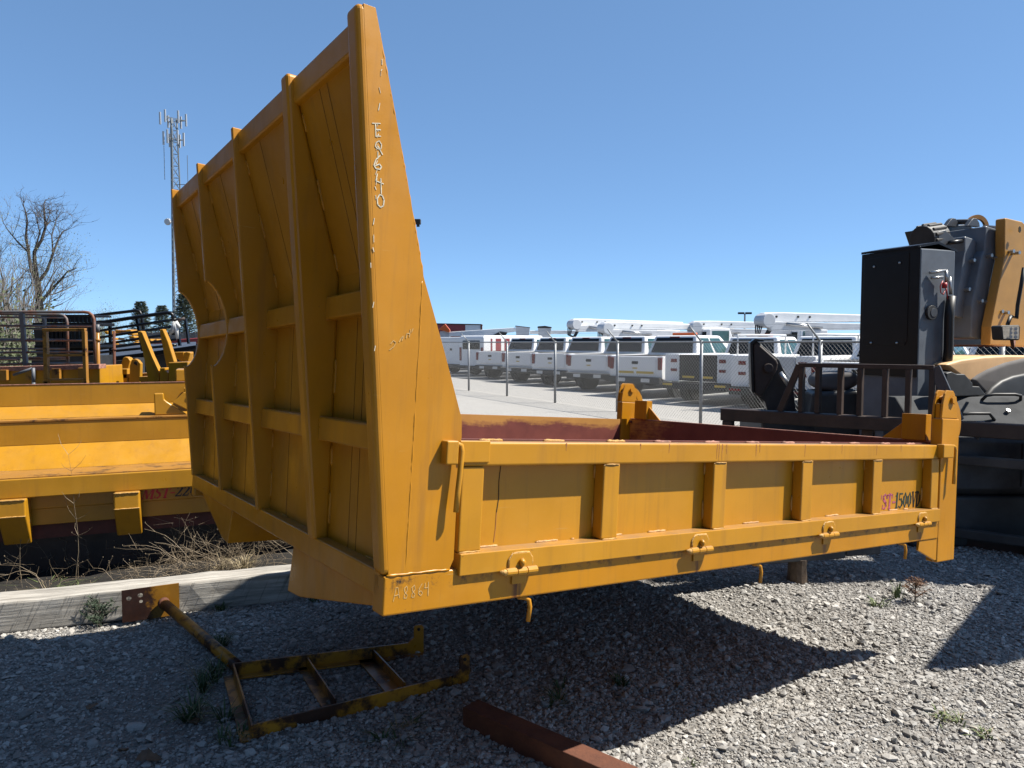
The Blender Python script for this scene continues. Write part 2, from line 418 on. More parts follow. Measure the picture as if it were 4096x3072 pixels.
# loose gravel: tens of thousands of stones in one mesh
def gravel():
    ph = (1 + 5 ** .5) / 2
    iv = np.array([(-1, ph, 0), (1, ph, 0), (-1, -ph, 0), (1, -ph, 0), (0, -1, ph), (0, 1, ph), (0, -1, -ph), (0, 1, -ph), (ph, 0, -1), (ph, 0, 1), (-ph, 0, -1), (-ph, 0, 1)], float)
    iv /= np.linalg.norm(iv[0])
    fc = np.array([(0, 11, 5), (0, 5, 1), (0, 1, 7), (0, 7, 10), (0, 10, 11), (1, 5, 9), (5, 11, 4), (11, 10, 2), (10, 7, 6), (7, 1, 8), (3, 9, 4), (3, 4, 2), (3, 2, 6), (3, 6, 8), (3, 8, 9), (4, 9, 5), (2, 4, 11), (6, 2, 10), (8, 6, 7), (9, 8, 1)])
    P = []
    def fill(n, y0, y1, s0, s1, smax):
        cnt = 0
        while cnt < n:
            y = nrg.uniform(y0 ** .9, y1 ** .9, 4000) ** (1 / .9); x = nrg.uniform(-.78, .78, 4000) * y
            # thinner where the yard is packed to fines on the far left
            pk = .5 + .5 * np.sin(1.1 * x + .8 * y + 2) * np.sin(.7 * x - 1.3 * y)
            packed = np.exp(-((x + 1.75) / .75) ** 2 - ((y - 3.45) / .62) ** 2)             # wheel-packed fines
            keep = nrg.random(4000) < np.where(x < -1.3, .55 + .4 * pk, .78 + .22 * pk) * (1 - .72 * packed)
            d = np.clip(np.exp(nrg.normal(math.log(s0), s1, 4000)), .005, smax)
            for a, b, c in zip(x[keep], y[keep], d[keep]):
                if a < .6 and b > 5.15 + .364 * (a + 1.536): continue            # no stones on the shade-dark sheet behind the timber
                P.append((a, b, c)); cnt += 1
    fill(92000, 2.55, 6.3, .0062, .46, .027)
    fill(17000, 6.0, 12, .011, .40, .04)
    fill(520, 2.6, 7.5, .017, .28, .036)
    P = np.array(P); n = len(P)
    v = np.repeat(iv[None], n, 0) * (1 + nrg.normal(0, .27, (n, 12, 1)))
    v *= np.stack([nrg.uniform(.8, 1.35, n), nrg.uniform(.65, 1.05, n), nrg.uniform(.40, .75, n)], 1)[:, None]
    v *= P[:, 2][:, None, None]
    ax = nrg.normal(0, .28, n); c, s = np.cos(ax), np.sin(ax)
    y_, z_ = v[..., 1] * c[:, None] - v[..., 2] * s[:, None], v[..., 1] * s[:, None] + v[..., 2] * c[:, None]
    yaw = nrg.uniform(0, 6.283, n); c, s = np.cos(yaw), np.sin(yaw)
    x2, y2 = v[..., 0] * c[:, None] - y_ * s[:, None], v[..., 0] * s[:, None] + y_ * c[:, None]
    zb = np.array([gz(a, b) for a, b in P[:, :2]])
    V = np.stack([x2 + P[:, 0][:, None], y2 + P[:, 1][:, None], z_ + (zb + P[:, 2] * nrg.uniform(.05, .42, n))[:, None]], -1).reshape(-1, 3)
    F = (fc[None] + (np.arange(n) * 12)[:, None, None]).reshape(-1, 3)
    me = bpy.data.meshes.new('gravel'); me.vertices.add(len(V)); me.vertices.foreach_set('co', V.ravel().astype(np.float32))
    me.loops.add(F.size); me.loops.foreach_set('vertex_index', F.ravel().astype(np.int32))
    me.polygons.add(len(F)); me.polygons.foreach_set('loop_start', np.arange(0, F.size, 3, dtype=np.int32)); me.polygons.foreach_set('loop_total', np.full(len(F), 3, np.int32))
    me.update(calc_edges=True)
    sf = me.attributes.new('sharp_face', 'BOOLEAN', 'FACE'); sf.data.foreach_set('value', np.ones(len(F), dtype=bool))
    a = me.color_attributes.new('tint', 'FLOAT_COLOR', 'POINT')
    tn = np.clip(nrg.normal(.45, .22, n), 0, 1); wm = np.clip(nrg.normal(.15, .25, n), 0, 1)
    C = np.stack([tn, wm, np.zeros(n), np.ones(n)], 1); a.data.foreach_set('color', np.repeat(C, 12, 0).ravel().astype(np.float32))
    me.materials.append(M['stone'])
    o = bpy.data.objects.new('gravel', me); col.objects.link(o)
    tag(o, 'crushed grey limestone gravel covering the yard', 'gravel', kind='stuff')
gravel()

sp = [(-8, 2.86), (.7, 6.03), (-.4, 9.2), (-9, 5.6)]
tag(MB().add([(x, y, .022) for x, y in sp], [(0, 1, 2, 3)]).build('shade_strip', 'shade_soil', recalc=False), None, kind='structure')  # dark sheet that paints the shade between timber and second bed
# fence line (world plan), yard road and the parking lot behind it
FA, FB = Vector((-1.58, 27.0, 0)), Vector((4.07, 16.0, 0)); FD = (FB - FA).normalized(); FN = Vector((-FD.y, FD.x, 0))   # FN points behind the fence
if FN.y < 0: FN = -FN
def strip(name, mat, o0, o1, s0, s1, z, parent=None):
    pts = [FA + FD * s0 + FN * o0, FA + FD * s1 + FN * o0, FA + FD * s1 + FN * o1, FA + FD * s0 + FN * o1]
    m = MB().add([(p.x, p.y, z) for p in pts], [(0, 1, 2, 3)]); return m.build(name, mat, parent, recalc=False)
tag(strip('yard_road', 'road', -4.6, 3.4, -80, 13, -.006), None, kind='structure')
lot = tag(strip('parking_lot', 'asphalt', 3.4, 90, -80, 60, -.002), None, kind='structure')

# ------------------------------------------------------------------ chain-link fence
def fence():
    t = thing('chain_link_fence', 'galvanised chain link fence with angled barbed wire arms before the parked trucks', 'fence', FA)
    H = 1.76; s0, s1 = -9.0, 22.0
    m = MB(); pitch = .088; r = .0021
    L = s1 - s0
    nn = int((L + H) / pitch)
    def P(s, z, off): q = FD * s + FN * off; return Vector((q.x, q.y, z))
    for fam in (0, 1):
        for i in range(nn):
            a = s0 - H + i * pitch if fam == 0 else s0 + i * pitch
            b = a + H if fam == 0 else a - H
            za, zb, sa, sb = .03, H - .03, a, b
            if sa > sb: sa, sb, za, zb = sb, sa, zb, za
            if sb <= s0 or sa >= s1: continue
            if sa < s0: za += (zb - za) * (s0 - sa) / (sb - sa); sa = s0
            if sb > s1: zb = za + (zb - za) * (s1 - sa) / (sb - sa); sb = s1
            m.tube([P(sa, za, .028 + .004 * fam), P(sb, zb, .028 + .004 * fam)], r, 3, cap=False)
    o = m.build('wire_mesh', 'wire', t, recalc=False); o['kind'] = 'stuff'
    MB().tube([P(s0, H, 0), P(s1, H, 0)], .021, 8).build('top_rail', 'galv', t, smooth=True)
    k = 0
    for i in range(-3, 8):
        s = i * 3.1
        if s > s1: break
        p = MB().tube([P(s, -.05, 0), P(s, H + .03, 0)], .036, 10).build('fence_post', 'galv', t, smooth=True)
        MB().tube([P(s, H, 0), P(s - .08, H + .33, -.26)], [.022, .014], 6).build('barb_arm', 'galv', p, smooth=True)
    for j, u in enumerate((.35, .7, 1.0)):
        MB().tube([P(s0 + 2 - .08 * u, H + .33 * u, -.26 * u), P(s1 - .08 * u, H + .33 * u, -.26 * u)], .0022, 3).build('barbed_wire', 'galv', t)
fence()

# ================================================================== MAIN DUMP BED
K = 1.06
BED_O = (-.376, 2.118, .950)
YAW, PIT, ROL = .6077, .0826, -.0303
W, H, XT = 2.45, 1.644, -.173
def fx(z): return XT * z / H                       # forward lean of the headboard's front
def sh(p):                                         # slight sideways rake of the headboard
    x, y, z = p; return (x, y + (.02 + .048 * y) * max(0, z - .12) / 1.53 * min(1, y / .1), z)
class HB(MB):
    def build(s, *a, **k):
        s.v = [sh(p) for p in s.v]; return MB.build(s, *a, **k)
def main_bed():
    t = thing('dump_bed', 'large yellow steel dump bed with tall ribbed headboard chalked EQ640', 'dump bed', BED_O, (ROL, PIT, YAW), scale=K)
    # ---- headboard
    prof = [(.04, .10), (.04, 1.0), (-.122, 1.556)]
    HB().prism([(a[0], a[1]) for a in prof] + [(a[0] + .008, a[1]) for a in prof[::-1]], 'y', .05, 2.43).build('headboard_panel', 'yellow', t, 0)
    # thin press seams down the panels
    for ys in (.30, .36, .97, 1.55, 2.12):
        m = HB()
        for (a, b) in zip(prof[:-1], prof[1:]):
            m.loft([(a[0] - .0012, ys, a[1]), (a[0] - .0012, ys + .0014, a[1]), (a[0] + .001, ys + .0014, a[1]), (a[0] + .001, ys, a[1])],
                   [(b[0] - .0012, ys, b[1]), (b[0] - .0012, ys + .0014, b[1]), (b[0] + .001, ys + .0014, b[1]), (b[0] + .001, ys, b[1])])
        m.build('panel_seam', 'seam', t)
    HB().prism([(fx(1.558) + .020, 1.556), (fx(1.645) + .022, 1.640), (-.104, 1.645), (-.104, 1.553)], 'y', .03, 2.43).build('top_beam', 'yellow', t, .008, seg=3)
    # near corner post: big rounded section with side gusset
    HB().prism([(fx(.112), .112), (fx(.112) + .055, .112), (fx(1.655) + .050, 1.655), (fx(1.655), 1.655)], 'y', 0, .062).build('corner_post', 'yellow', t, .017, seg=4)
    HB().prism([(fx(.112) + .021, .1125), (.203, .1125), (.216, .140), (.216, .43), (.222, .500), (.219, .552), (.148, .748), (.070, .949), (0.0, 1.223), (-.053, 1.42), (-.118, 1.653), (fx(1.653) + .021, 1.653)], 'y', -.0004, .012).build('side_plate', 'yellow', t, .0004)
    bead([(.062, .0018, .118), (.064, .0018, .42), (.067, .0018, .75), (.066, .0018, .94)], .0036, seed=3).build('weld_bead', 'yellow', t, smooth=True)
    bead([(.068, .003, .955), (-.002, .003, 1.223), (-.056, .003, 1.42), (-.120, .003, 1.648)], .0042, seed=4).build('weld_bead', 'yellow', t, smooth=True)
    bead([(.004, .0015, .1115), (.10, .0015, .112), (.205, .0015, .1115)], .0046, seed=5).build('weld_bead', 'yellow', t, smooth=True)
    # ribs
    def rib(y0, y1, cut, bev):
        front = []
        if cut:
            front = [(fx(.112), .112), (fx(.70) , .70)]
            zc, rr = .895, .205
            for i in range(1, 14):
                a = math.pi * i / 14
                z = zc - rr * math.cos(a); front.append((fx(z) + .085 * math.sin(a) ** 1.25, z))
            front += [(fx(1.095), 1.095), (fx(1.655), 1.655)]
        else: front = [(fx(.112), .112), (fx(1.655), 1.655)]
        back = [(-.114, 1.655), (-.122, 1.556), (.042, 1.0), (.042, .112)]
        HB().prism(front + back, 'y', y0, y1).build('rib', 'yellow', t, bev, seg=3)
        for (z0, z1) in ((.16, .27), (.36, .43), (.60, .72), (1.02, 1.08), (1.22, 1.32), (1.47, 1.53)):
            xa = .04 if z0 < 1 else .04 - (z0 - 1) * .2914; xb = .04 if z1 < 1 else .04 - (z1 - 1) * .2914
            b = bead([(xa, y0 - .002, z0), (xb, y0 - .002, z1)], .006, seed=int(y0 * 100 + z0 * 10)); h = HB(); h.v, h.f = b.v, b.f
            h.build('weld_bead', 'yellow', t, smooth=True)
    rib(.530, .592, False, .012); rib(1.174, 1.200, False, .004); rib(1.778, 1.804, True, .004); rib(2.370, 2.396, True, .004)
    # cross bars between the ribs
    bays = ((.060, .532), (.590, 1.178), (1.196, 1.782), (1.800, 2.374))
    for (a, b) in bays:
        for (z0, z1, x0) in ((.447, .525, -.012), (.852, .928, -.006)):
            HB().box(x0, .041, a, b, z0, z1).build('cross_bar', 'yellow', t, .007, seg=3)
            for z in (z0, z1):
                bb = bead([(x0 + .004, b - .003, z), (.03, b - .003, z)], .004, seed=int(a * 50)); h = HB(); h.v, h.f = bb.v, bb.f
                h.build('weld_bead', 'yellow', t, smooth=True)
    m = MB().box(-.003, .044, .03, 2.402, .045, .118); m.build('bottom_rail', 'yellow', t, .006, seg=3)
    part('corner_box', 'yellow', t, (-.002, .06, 2.36, 2.42, 0, .1105), bevel=.008)
    for i, (a, b) in enumerate(((.1, .22), (.62, .7), (.95, 1.03), (1.3, 1.4), (2.0, 2.1))):
        bead([(.038, a, .119), (.038, b, .119)], .005, seed=40 + i).build('weld_bead', 'yellow', t, smooth=True)
    # ---- underframe: two long hull rails with slanted outer sides
    MB().prism([(.055, .012), (.71, -.125), (.84, -.135), (.80, .046), (.06, .046)], 'x', .016, 2.95).build('hull_rail', 'yellow', t, .004)
    MB().prism([(2.29, .044), (1.815, -.118), (1.70, -.126), (1.643, .046)], 'x', .016, 2.95).build('hull_rail', 'yellow', t, .004)
    part('floor_plate', 'bed_red', t, (.045, 3.2, .06, 2.39, .047, .075))
    # ---- near side: lower rail and drop gate
    part('lower_rail', 'yellow_rail', t, (-.003, 3.125, 0, .07, 0, .1105), bevel=.006, seg=3)
    g = part('drop_gate', 'yellow_gate', t, (.232, 3.112, .050, .058, .150, .468), bevel=0)
    part('gate_sill', 'yellow_gate', g, (.231, 3.113, -.013, .0495, .091, .156), bevel=.003)
    part('gate_top_rail', 'yellow_gate', g, (.232, 3.095, 0, .060, .411, .483), bevel=.007, seg=3)
    for i, (a, b) in enumerate(((.230, .310), (.790, .865), (1.352, 1.428), (1.921, 1.998), (2.482, 2.562), (3.036, 3.112))):
        part('gate_post', 'yellow_gate', g, (a, b, .001, .0495, .1565, .4105), bevel=.006, seg=3)
        bead([(a + .004, -.001, .1575), (b - .004, -.001, .1575)], .0036, seed=60 + i).build('weld_bead', 'weld', g, smooth=True)
        if i: bead([(a + .006, 0, .4105), (b - .006, 0, .4105)], .0026, seed=160 + i).build('weld_bead', 'weld', g, smooth=True)
        if i:
            for z0, z1 in ((.36, .408), (.19, .26)):
                bead([(a - .002, .047, z0), (a - .002, .047, z1)], .004, seed=80 + i).build('weld_bead', 'weld', g, smooth=True)
    for i, (a, b) in enumerate(((.315, .40), (.55, .64), (.70, .71), (.88, .93), (1.06, 1.15), (1.44, 1.47), (1.6, 1.7), (2.01, 2.03), (2.18, 2.28), (2.57, 2.6), (2.72, 2.8), (2.86, 2.9))):
        bead([(a, .047, .158), (b, .047, .158)], .0045, seed=100 + i).build('weld_bead', 'weld_dirty', g, smooth=True)
    # dished crack line in the first panel
    m = MB(); ribbon(m, [(.400, .405), (.396, .36), (.398, .30), (.393, .262)], .0022, .0485); m.build('panel_crack', 'dark_gap', g)
    m = MB(); ribbon(m, [(.393, .262), (.392, .21), (.388, .17)], .002, .0489); m.build('rust_run', 'run_stain', g)
    # top of gate: inner lip, open slot and stitch welds
    part('inner_lip', 'red_oxide', g, (.232, 3.095, .064, .072, .40, .489), bevel=.001)
    part('slot', 'dark_gap', g, (.232, 3.095, .0605, .0635, .42, .4835))
    for i in range(11):
        a = .33 + i * .257 + rng.uniform(-.02, .02); b = a + .085
        bead([(a, .060, .4845), (b, .060, .4845)], .0062, seed=200 + i).build('stitch_weld', 'rust_pink' if i > 2 else 'weld', g, smooth=True)
    for i, (x, L) in enumerate(((1.362, .055), (1.374, .062), (1.392, .060), (1.418, .035), (1.60, .045), (1.622, .03), (1.93, .05), (2.21, .04), (2.50, .045), (2.72, .03), (.62, .022), (.955, .018), (1.10, .03))):
        m = MB(); rr_ = random.Random(i); pts_ = [(x + rr_.uniform(-.001, .001), .480 - L * k / 4) for k in range(5)]
        for k in range(4): ribbon(m, pts_[k:k + 2], .0042 * (1 - .2 * k) * rr_.uniform(.6, 1.3), -.0005, th=.0004)
        m.build('rust_run', 'run_stain', g)
    # latch corner plate and handles
    part('corner_plate', 'yellow_gate', g, (.214, .321, -.008, .0, .422, .488), bevel=.005, seg=3)
    for nm, xa, xb, xh in (('front', .155, .196, .203), ('rear', 3.079, 3.190, 3.214)):
        l = part('latch_block', 'yellow_gate', t, (xa, xb, -.034, .004, .420, .489), bevel=.005, seg=3)
        ph = [(xh - .03, -.020, .478), (xh - .008, -.022, .480), (xh + .004, -.024, .474), (xh + .007, -.026, .458), (xh + .004, -.027, .40), (xh - .001, -.028, .34), (xh - .004, -.028, .283)]
        MB().tube(ph, .0085, 10).build('handle', 'yellow_gate', l, smooth=True)
    # hinges
    for i, hx in enumerate((.448, 1.272, 2.108, 2.930)):
        leaf = [(-.044, .098), (-.044, .126), (-.030, .144), (.030, .144), (.044, .126), (.044, .098)]
        h = MB().prism([(hx + a, b) for a, b in leaf], 'y', -.019, -.0135).build('hinge', 'yellow_gate', t, .0015)
        bead([(hx - .044, -.0145, .100), (hx - .044, -.0145, .126), (hx - .030, -.0145, .144), (hx + .030, -.0145, .144), (hx + .044, -.0145, .126), (hx + .044, -.0145, .100)], .0045, seed=300 + i).build('weld_bead', 'weld', h, smooth=True)
        part('lower_leaf', 'yellow_gate', h, (hx - .022, hx + .032, -.006, -.0005, .046, .090), bevel=.002)
        for a, b in ((-.058, -.020), (-.018, .018), (.020, .058)):
            MB().tube([(hx + a, -.021, .0895), (hx + b, -.021, .0895)], .0125, 12).build('knuckle', 'yellow_gate', h, .0015)
        MB().tube([(hx - .078, -.019, .0925), (hx - .066, -.020, .091), (hx - .055, -.021, .0895)], [.004, .008, .012], 10).build('weld_nose', 'weld', h, smooth=True)
        MB().tube([(hx - .002, -.024, .128), (hx - .002, -.030, .119), (hx - .002, -.026, .104)], [.006, .011, .005], 8).build('gusset_lug', 'yellow_gate', h, smooth=True)
    # rod hooks hanging under the lower rail
    for hx in (.505, 1.671, 2.812):
        MB().tube([(hx - .035, .02, -.004), (hx - .012, .012, -.006), (hx, .008, -.014), (hx + .004, .006, -.035), (hx - .002, .004, -.080)], .0072, 10).build('rod_hook', 'yellow', t, smooth=True)
    # ---- rear posts, hook heads
    for yy, nm, ys in ((0, 'near', 1), (W, 'far', -1)):
        def yb(a, b): return (min(yy + ys * a, yy + ys * b), max(yy + ys * a, yy + ys * b))
        y0, y1 = yb(0, .058)
        p = part('rear_post', 'yellow', t, (3.126, 3.312, y0, y1, -.125, .622), bevel=.006, seg=3)
        y0, y1 = yb(.004, .016)
        MB().prism([(2.945, .0), (2.936, -.048), (3.107, -.112), (3.1255, -.112), (3.1255, .0)], 'y', y0, y1).build('post_gusset', 'yellow', p, .002)
        cl = [(3.090, .6225), (3.100, .70), (3.118, .752), (3.135, .770), (3.205, .770), (3.225, .752), (3.236, .70), (3.262, .6225)]
        for a, b in ((.002, .014), (.044, .056)):
            y0, y1 = yb(a, b); MB().prism([(x + .03, z) for x, z in cl], 'y', y0, y1).build('hook_cheek', 'yellow', p, .004)
        y0, y1 = yb(-.008, .066)
        MB().tube([(3.222, y0, .722), (3.222, y1, .722)], .016, 12).build('hook_pin', 'yellow', p, .002)
        MB().tube([(3.222, y0 - .004, .722), (3.222, y0 + .004, .722)], .024, 6).build('pin_head', 'yellow', p, .001)
        y0, y1 = yb(.017, .041)
        part('hook_core', 'yellow', p, (3.130, 3.262, y0, y1, .6225, .700), bevel=.004)
        # curved tailgate arm outside the cheeks
        cv = arc(3.225, .60, .150, R_(118), R_(-28), 10); cv2 = arc(3.222, .60, .098, R_(-28), R_(100), 9)
        y0, y1 = yb(.019, .039)
        MB().prism(cv + cv2, 'y', y0, y1).build('hook_arm', 'yellow', p, .003)
    # bolt on the far post
    MB().tube([(3.21, 2.388, .47), (3.21, 2.362, .47)], .010, 8).build('bolt', 'rust', t, smooth=True)
    # ---- tailgate, far gate
    tg = part('tailgate', 'worn_tailgate', t, (3.215, 3.23, .062, 2.388, .078, .490), bevel=.002)
    part('tailgate_rim', 'rust_pink', tg, (3.2145, 3.262, .062, 2.388, .4905, .497), bevel=.001)
    part('tailgate_beam', 'yellow', tg, (3.231, 3.262, .062, 2.388, .41, .490), bevel=.004)
    for yb0, yb1, yg in ((2.20, 2.33, 2.08), (.12, .25, .37)):
        part('tailgate_arm', 'yellow', tg, (3.20, 3.262, yb0, yb1, .4975, .640), bevel=.004)
        e = yb0 if yg < yb0 else yb1
        MB().prism([(e, .4975), (yg, .4975), (e, .595)], 'x', 3.225, 3.235).build('gusset', 'yellow', tg, .001)
    fg = part('far_gate', 'worn_red_oxide', t, (.05, 3.112, 2.390, 2.398, .078, .487), bevel=.001)
    part('gate_top_rail', 'red_oxide', fg, (.05, 3.112, 2.399, 2.447, .415, .4865), bevel=.004)
    for a in (.25, .79, 1.352, 1.921, 2.482, 3.03): part('gate_post', 'yellow_gate', fg, (a, a + .075, 2.399, 2.445, .16, .4145), bevel=.004)
    part('far_lower_rail', 'yellow', t, (.061, 3.125, 2.38, 2.449, 0, .0775 - .001), bevel=.004)
    # ---- chalk marks
    m = MB(); w = .0027; yc = -.0018
    def st(*p): ribbon(m, list(p), w * rng.uniform(.85, 1.15), yc)
    st((-.110, 1.341), (-.087, 1.346)); st((-.101, 1.342), (-.099, 1.322), (-.098, 1.308)); st((-.098, 1.327), (-.086, 1.329)); st((-.098, 1.309), (-.084, 1.312))
    st((-.087, 1.299), (-.096, 1.292), (-.098, 1.281), (-.090, 1.276), (-.081, 1.279), (-.080, 1.290), (-.088, 1.299)); st((-.090, 1.283), (-.076, 1.264))
    st((-.083, 1.259), (-.094, 1.246), (-.099, 1.230), (-.093, 1.222), (-.081, 1.222), (-.077, 1.230), (-.083, 1.236), (-.094, 1.230))
    st((-.088, 1.208), (-.091, 1.189), (-.069, 1.185)); st((-.077, 1.198), (-.073, 1.158))
    st((-.078, 1.154), (-.084, 1.142), (-.082, 1.126), (-.073, 1.120), (-.065, 1.126), (-.064, 1.142), (-.070, 1.153), (-.078, 1.154))
    m.build('chalk_writing', 'chalk', t)
    m = MB(); w = .0019; yc = -.0009
    st((.028, .040), (.034, .076), (.040, .077), (.046, .048)); st((.030, .054), (.044, .057))
    for xo in (.058, .082):
        st((xo + .010, .078), (xo + .002, .072), (xo + .004, .062), (xo + .012, .053), (xo + .010, .044), (xo + .002, .045), (xo + .003, .054), (xo + .012, .066), (xo + .010, .078))
    st((.116, .080), (.107, .066), (.106, .052), (.113, .046), (.119, .053), (.113, .060), (.107, .056)); st((.126, .080), (.125, .066), (.136, .067)); st((.136, .082), (.137, .044))
    m.build('chalk_writing', 'chalk_faint', t)
    m = MB(); w = .0020; yc = -.0018
    st((-.024, .735), (-.012, .745), (-.006, .757), (-.014, .762), (-.022, .752)); st((.004, .760), (.010, .772), (.016, .776), (.012, .764)); st((.024, .772), (.026, .785), (.034, .786)); st((.036, .797), (.034, .776)); st((.044, .800), (.040, .790))
    m.build('chalk_writing', 'chalk_faint', t)
    # chipped white line down the rounded corner post
    m = MB(); rr = random.Random(5); z = 1.52
    while z > .72:
        L = rr.uniform(.004, .02); x = fx(z) + .066 - .052 * (1.52 - z) / .55 if z > 1.0 else fx(z) + .011
        if rr.random() < .75: ribbon(m, [(x + rr.uniform(-.003, .003), z), (x + rr.uniform(-.003, .003), z - L)], rr.uniform(.0009, .0022), -.0018)
        z -= L + rr.uniform(.001, .014 if z > 1.05 else .05)
    m.build('paint_scratch', 'chalk', t)['kind'] = 'stuff'
    # decal letters on the gate
    y = .0487
    d1 = text_strokes('ST-', 2.658, .166, .062, .070, .10, y); d1.build('decal_letter', 'decal_faded', g)
    m = MB(); ribbon(m, [(2.652, .216), (2.653, .232)], .006, y); m.build('decal_letter', 'decal_faded', g)
    text_strokes('1500', 2.776, .166, .060, .072, .10, y).build('decal_letter', 'decal_green', g)
    text_strokes('VD', 2.944, .167, .054, .072, .10, y).build('decal_letter', 'decal_black', g)
    return t
main_bed()

# ================================================================== OTHER THINGS ON THE YARD
def zg(x, y): return gz(x, y)
# sawn timbers
def timber(label, a, b, w, h, z0, mat='timber', bev=.014, group='old sawn timbers under the beds'):
    a, b = Vector((*a, 0)), Vector((*b, 0)); d = b - a; L = d.length
    m = MB(); n = max(2, int(L / .12)); rr = random.Random(int(L * 100))
    rings = []
    for i in range(n + 1):
        x = L * i / n; j = lambda: rr.uniform(-.006, .006)
        rings.append([(x, 0 + j(), 0), (x, w + j(), 0), (x, w + j(), h + j()), (x, 0 + j(), h + j())])
    for A, B in zip(rings[:-1], rings[1:]): m.loft(A, B, cap=False)
    m.f.append((0, 1, 2, 3)); e = len(m.v) - 4; m.f.append((e, e + 3, e + 2, e + 1))
    o = m.build('timber', mat, None); 
    bm = bmesh.new(); bm.from_mesh(o.data); bmesh.ops.remove_doubles(bm, verts=bm.verts, dist=1e-5)
    bmesh.ops.recalc_face_normals(bm, faces=bm.faces); bm.to_mesh(o.data); bm.free()
    b_ = o.modifiers.new('bevel', 'BEVEL'); b_.width = bev; b_.segments = 2; b_.limit_method = 'ANGLE'; b_.angle_limit = R_(60)
    o.location = (a.x, a.y, z0); o.rotation_euler = (0, 0, math.atan2(d.y, d.x))
    return tag(o, label, 'timber', group)
timber('long weathered grey timber with saw marks lying beside the rusty punched plate', (-5.2, 3.64), (.75, 5.80), .225, .20, -.022)
# cribbing that carries the bed on its far side
BM = Matrix.Translation(BED_O) @ Euler((ROL, PIT, YAW)).to_matrix().to_4x4() @ Matrix.Scale(K, 4)
bu = Vector((math.cos(YAW), math.sin(YAW), 0)); bv = Vector((-math.sin(YAW), math.cos(YAW), 0))
def crib(lx, ly, lz, n, where):
    p = BM @ Vector((lx, ly, lz)); h = (p.z + .03) / n
    for i in range(n):
        d = bu if i % 2 else bv; L = .55
        a = p - d * L / 2 - d.orthogonal().cross(Vector((0, 0, 1))) * 0
        s_ = Vector((-d.y, d.x, 0)); a = p - d * L / 2 - s_ * .11; b = a + d * L
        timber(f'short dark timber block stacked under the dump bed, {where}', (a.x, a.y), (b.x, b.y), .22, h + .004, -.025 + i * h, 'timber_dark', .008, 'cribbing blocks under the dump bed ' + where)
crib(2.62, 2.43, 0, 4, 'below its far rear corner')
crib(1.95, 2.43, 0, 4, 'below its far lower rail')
timber('cut end of a grey timber lying behind the long weathered timber', (-2.10, 6.25), (-.2, 7.15), .22, .19, -.015)
# black beam on stumps
def black_beam():
    a, b = Vector((.85, 5.04, .155)), Vector((2.76, 5.45, .155)); d = (b - a).normalized()
    t = thing('steel_beam', 'long black steel beam propped on a wooden stump behind the bed', 'beam', a, (0, 0, math.atan2(d.y, d.x)))
    L = (b - a).length
    part('web', 'black_matte', t, (0, L - .30, 0, .16, 0, .21), bevel=.008)
    part('end_plate', 'black_dusty', t, (L - .29, L, .004, .156, .012, .20), bevel=.01)
    for i, (x, y) in enumerate(((2.11, 5.38),)):
        m = MB(); rr = random.Random(i); prev = None; rings = []
        for j, z in enumerate((-.03, .05, .12, .175)):
            rings.append([(math.cos(q * .524) * (.080 - .02 * j * .3) * rr.uniform(.85, 1.1), math.sin(q * .524) * .08 * rr.uniform(.85, 1.1), z) for q in range(12)])
        for A, B in zip(rings[:-1], rings[1:]): m.loft(A, B, cap=False)
        m.f.append(tuple(range(len(m.v) - 12, len(m.v))))
        o = m.build('stump', 'stump'); o.location = (x, y, -.01)
        tag(o, 'rough brown log stump propping up the black steel beam', 'stump')
black_beam()

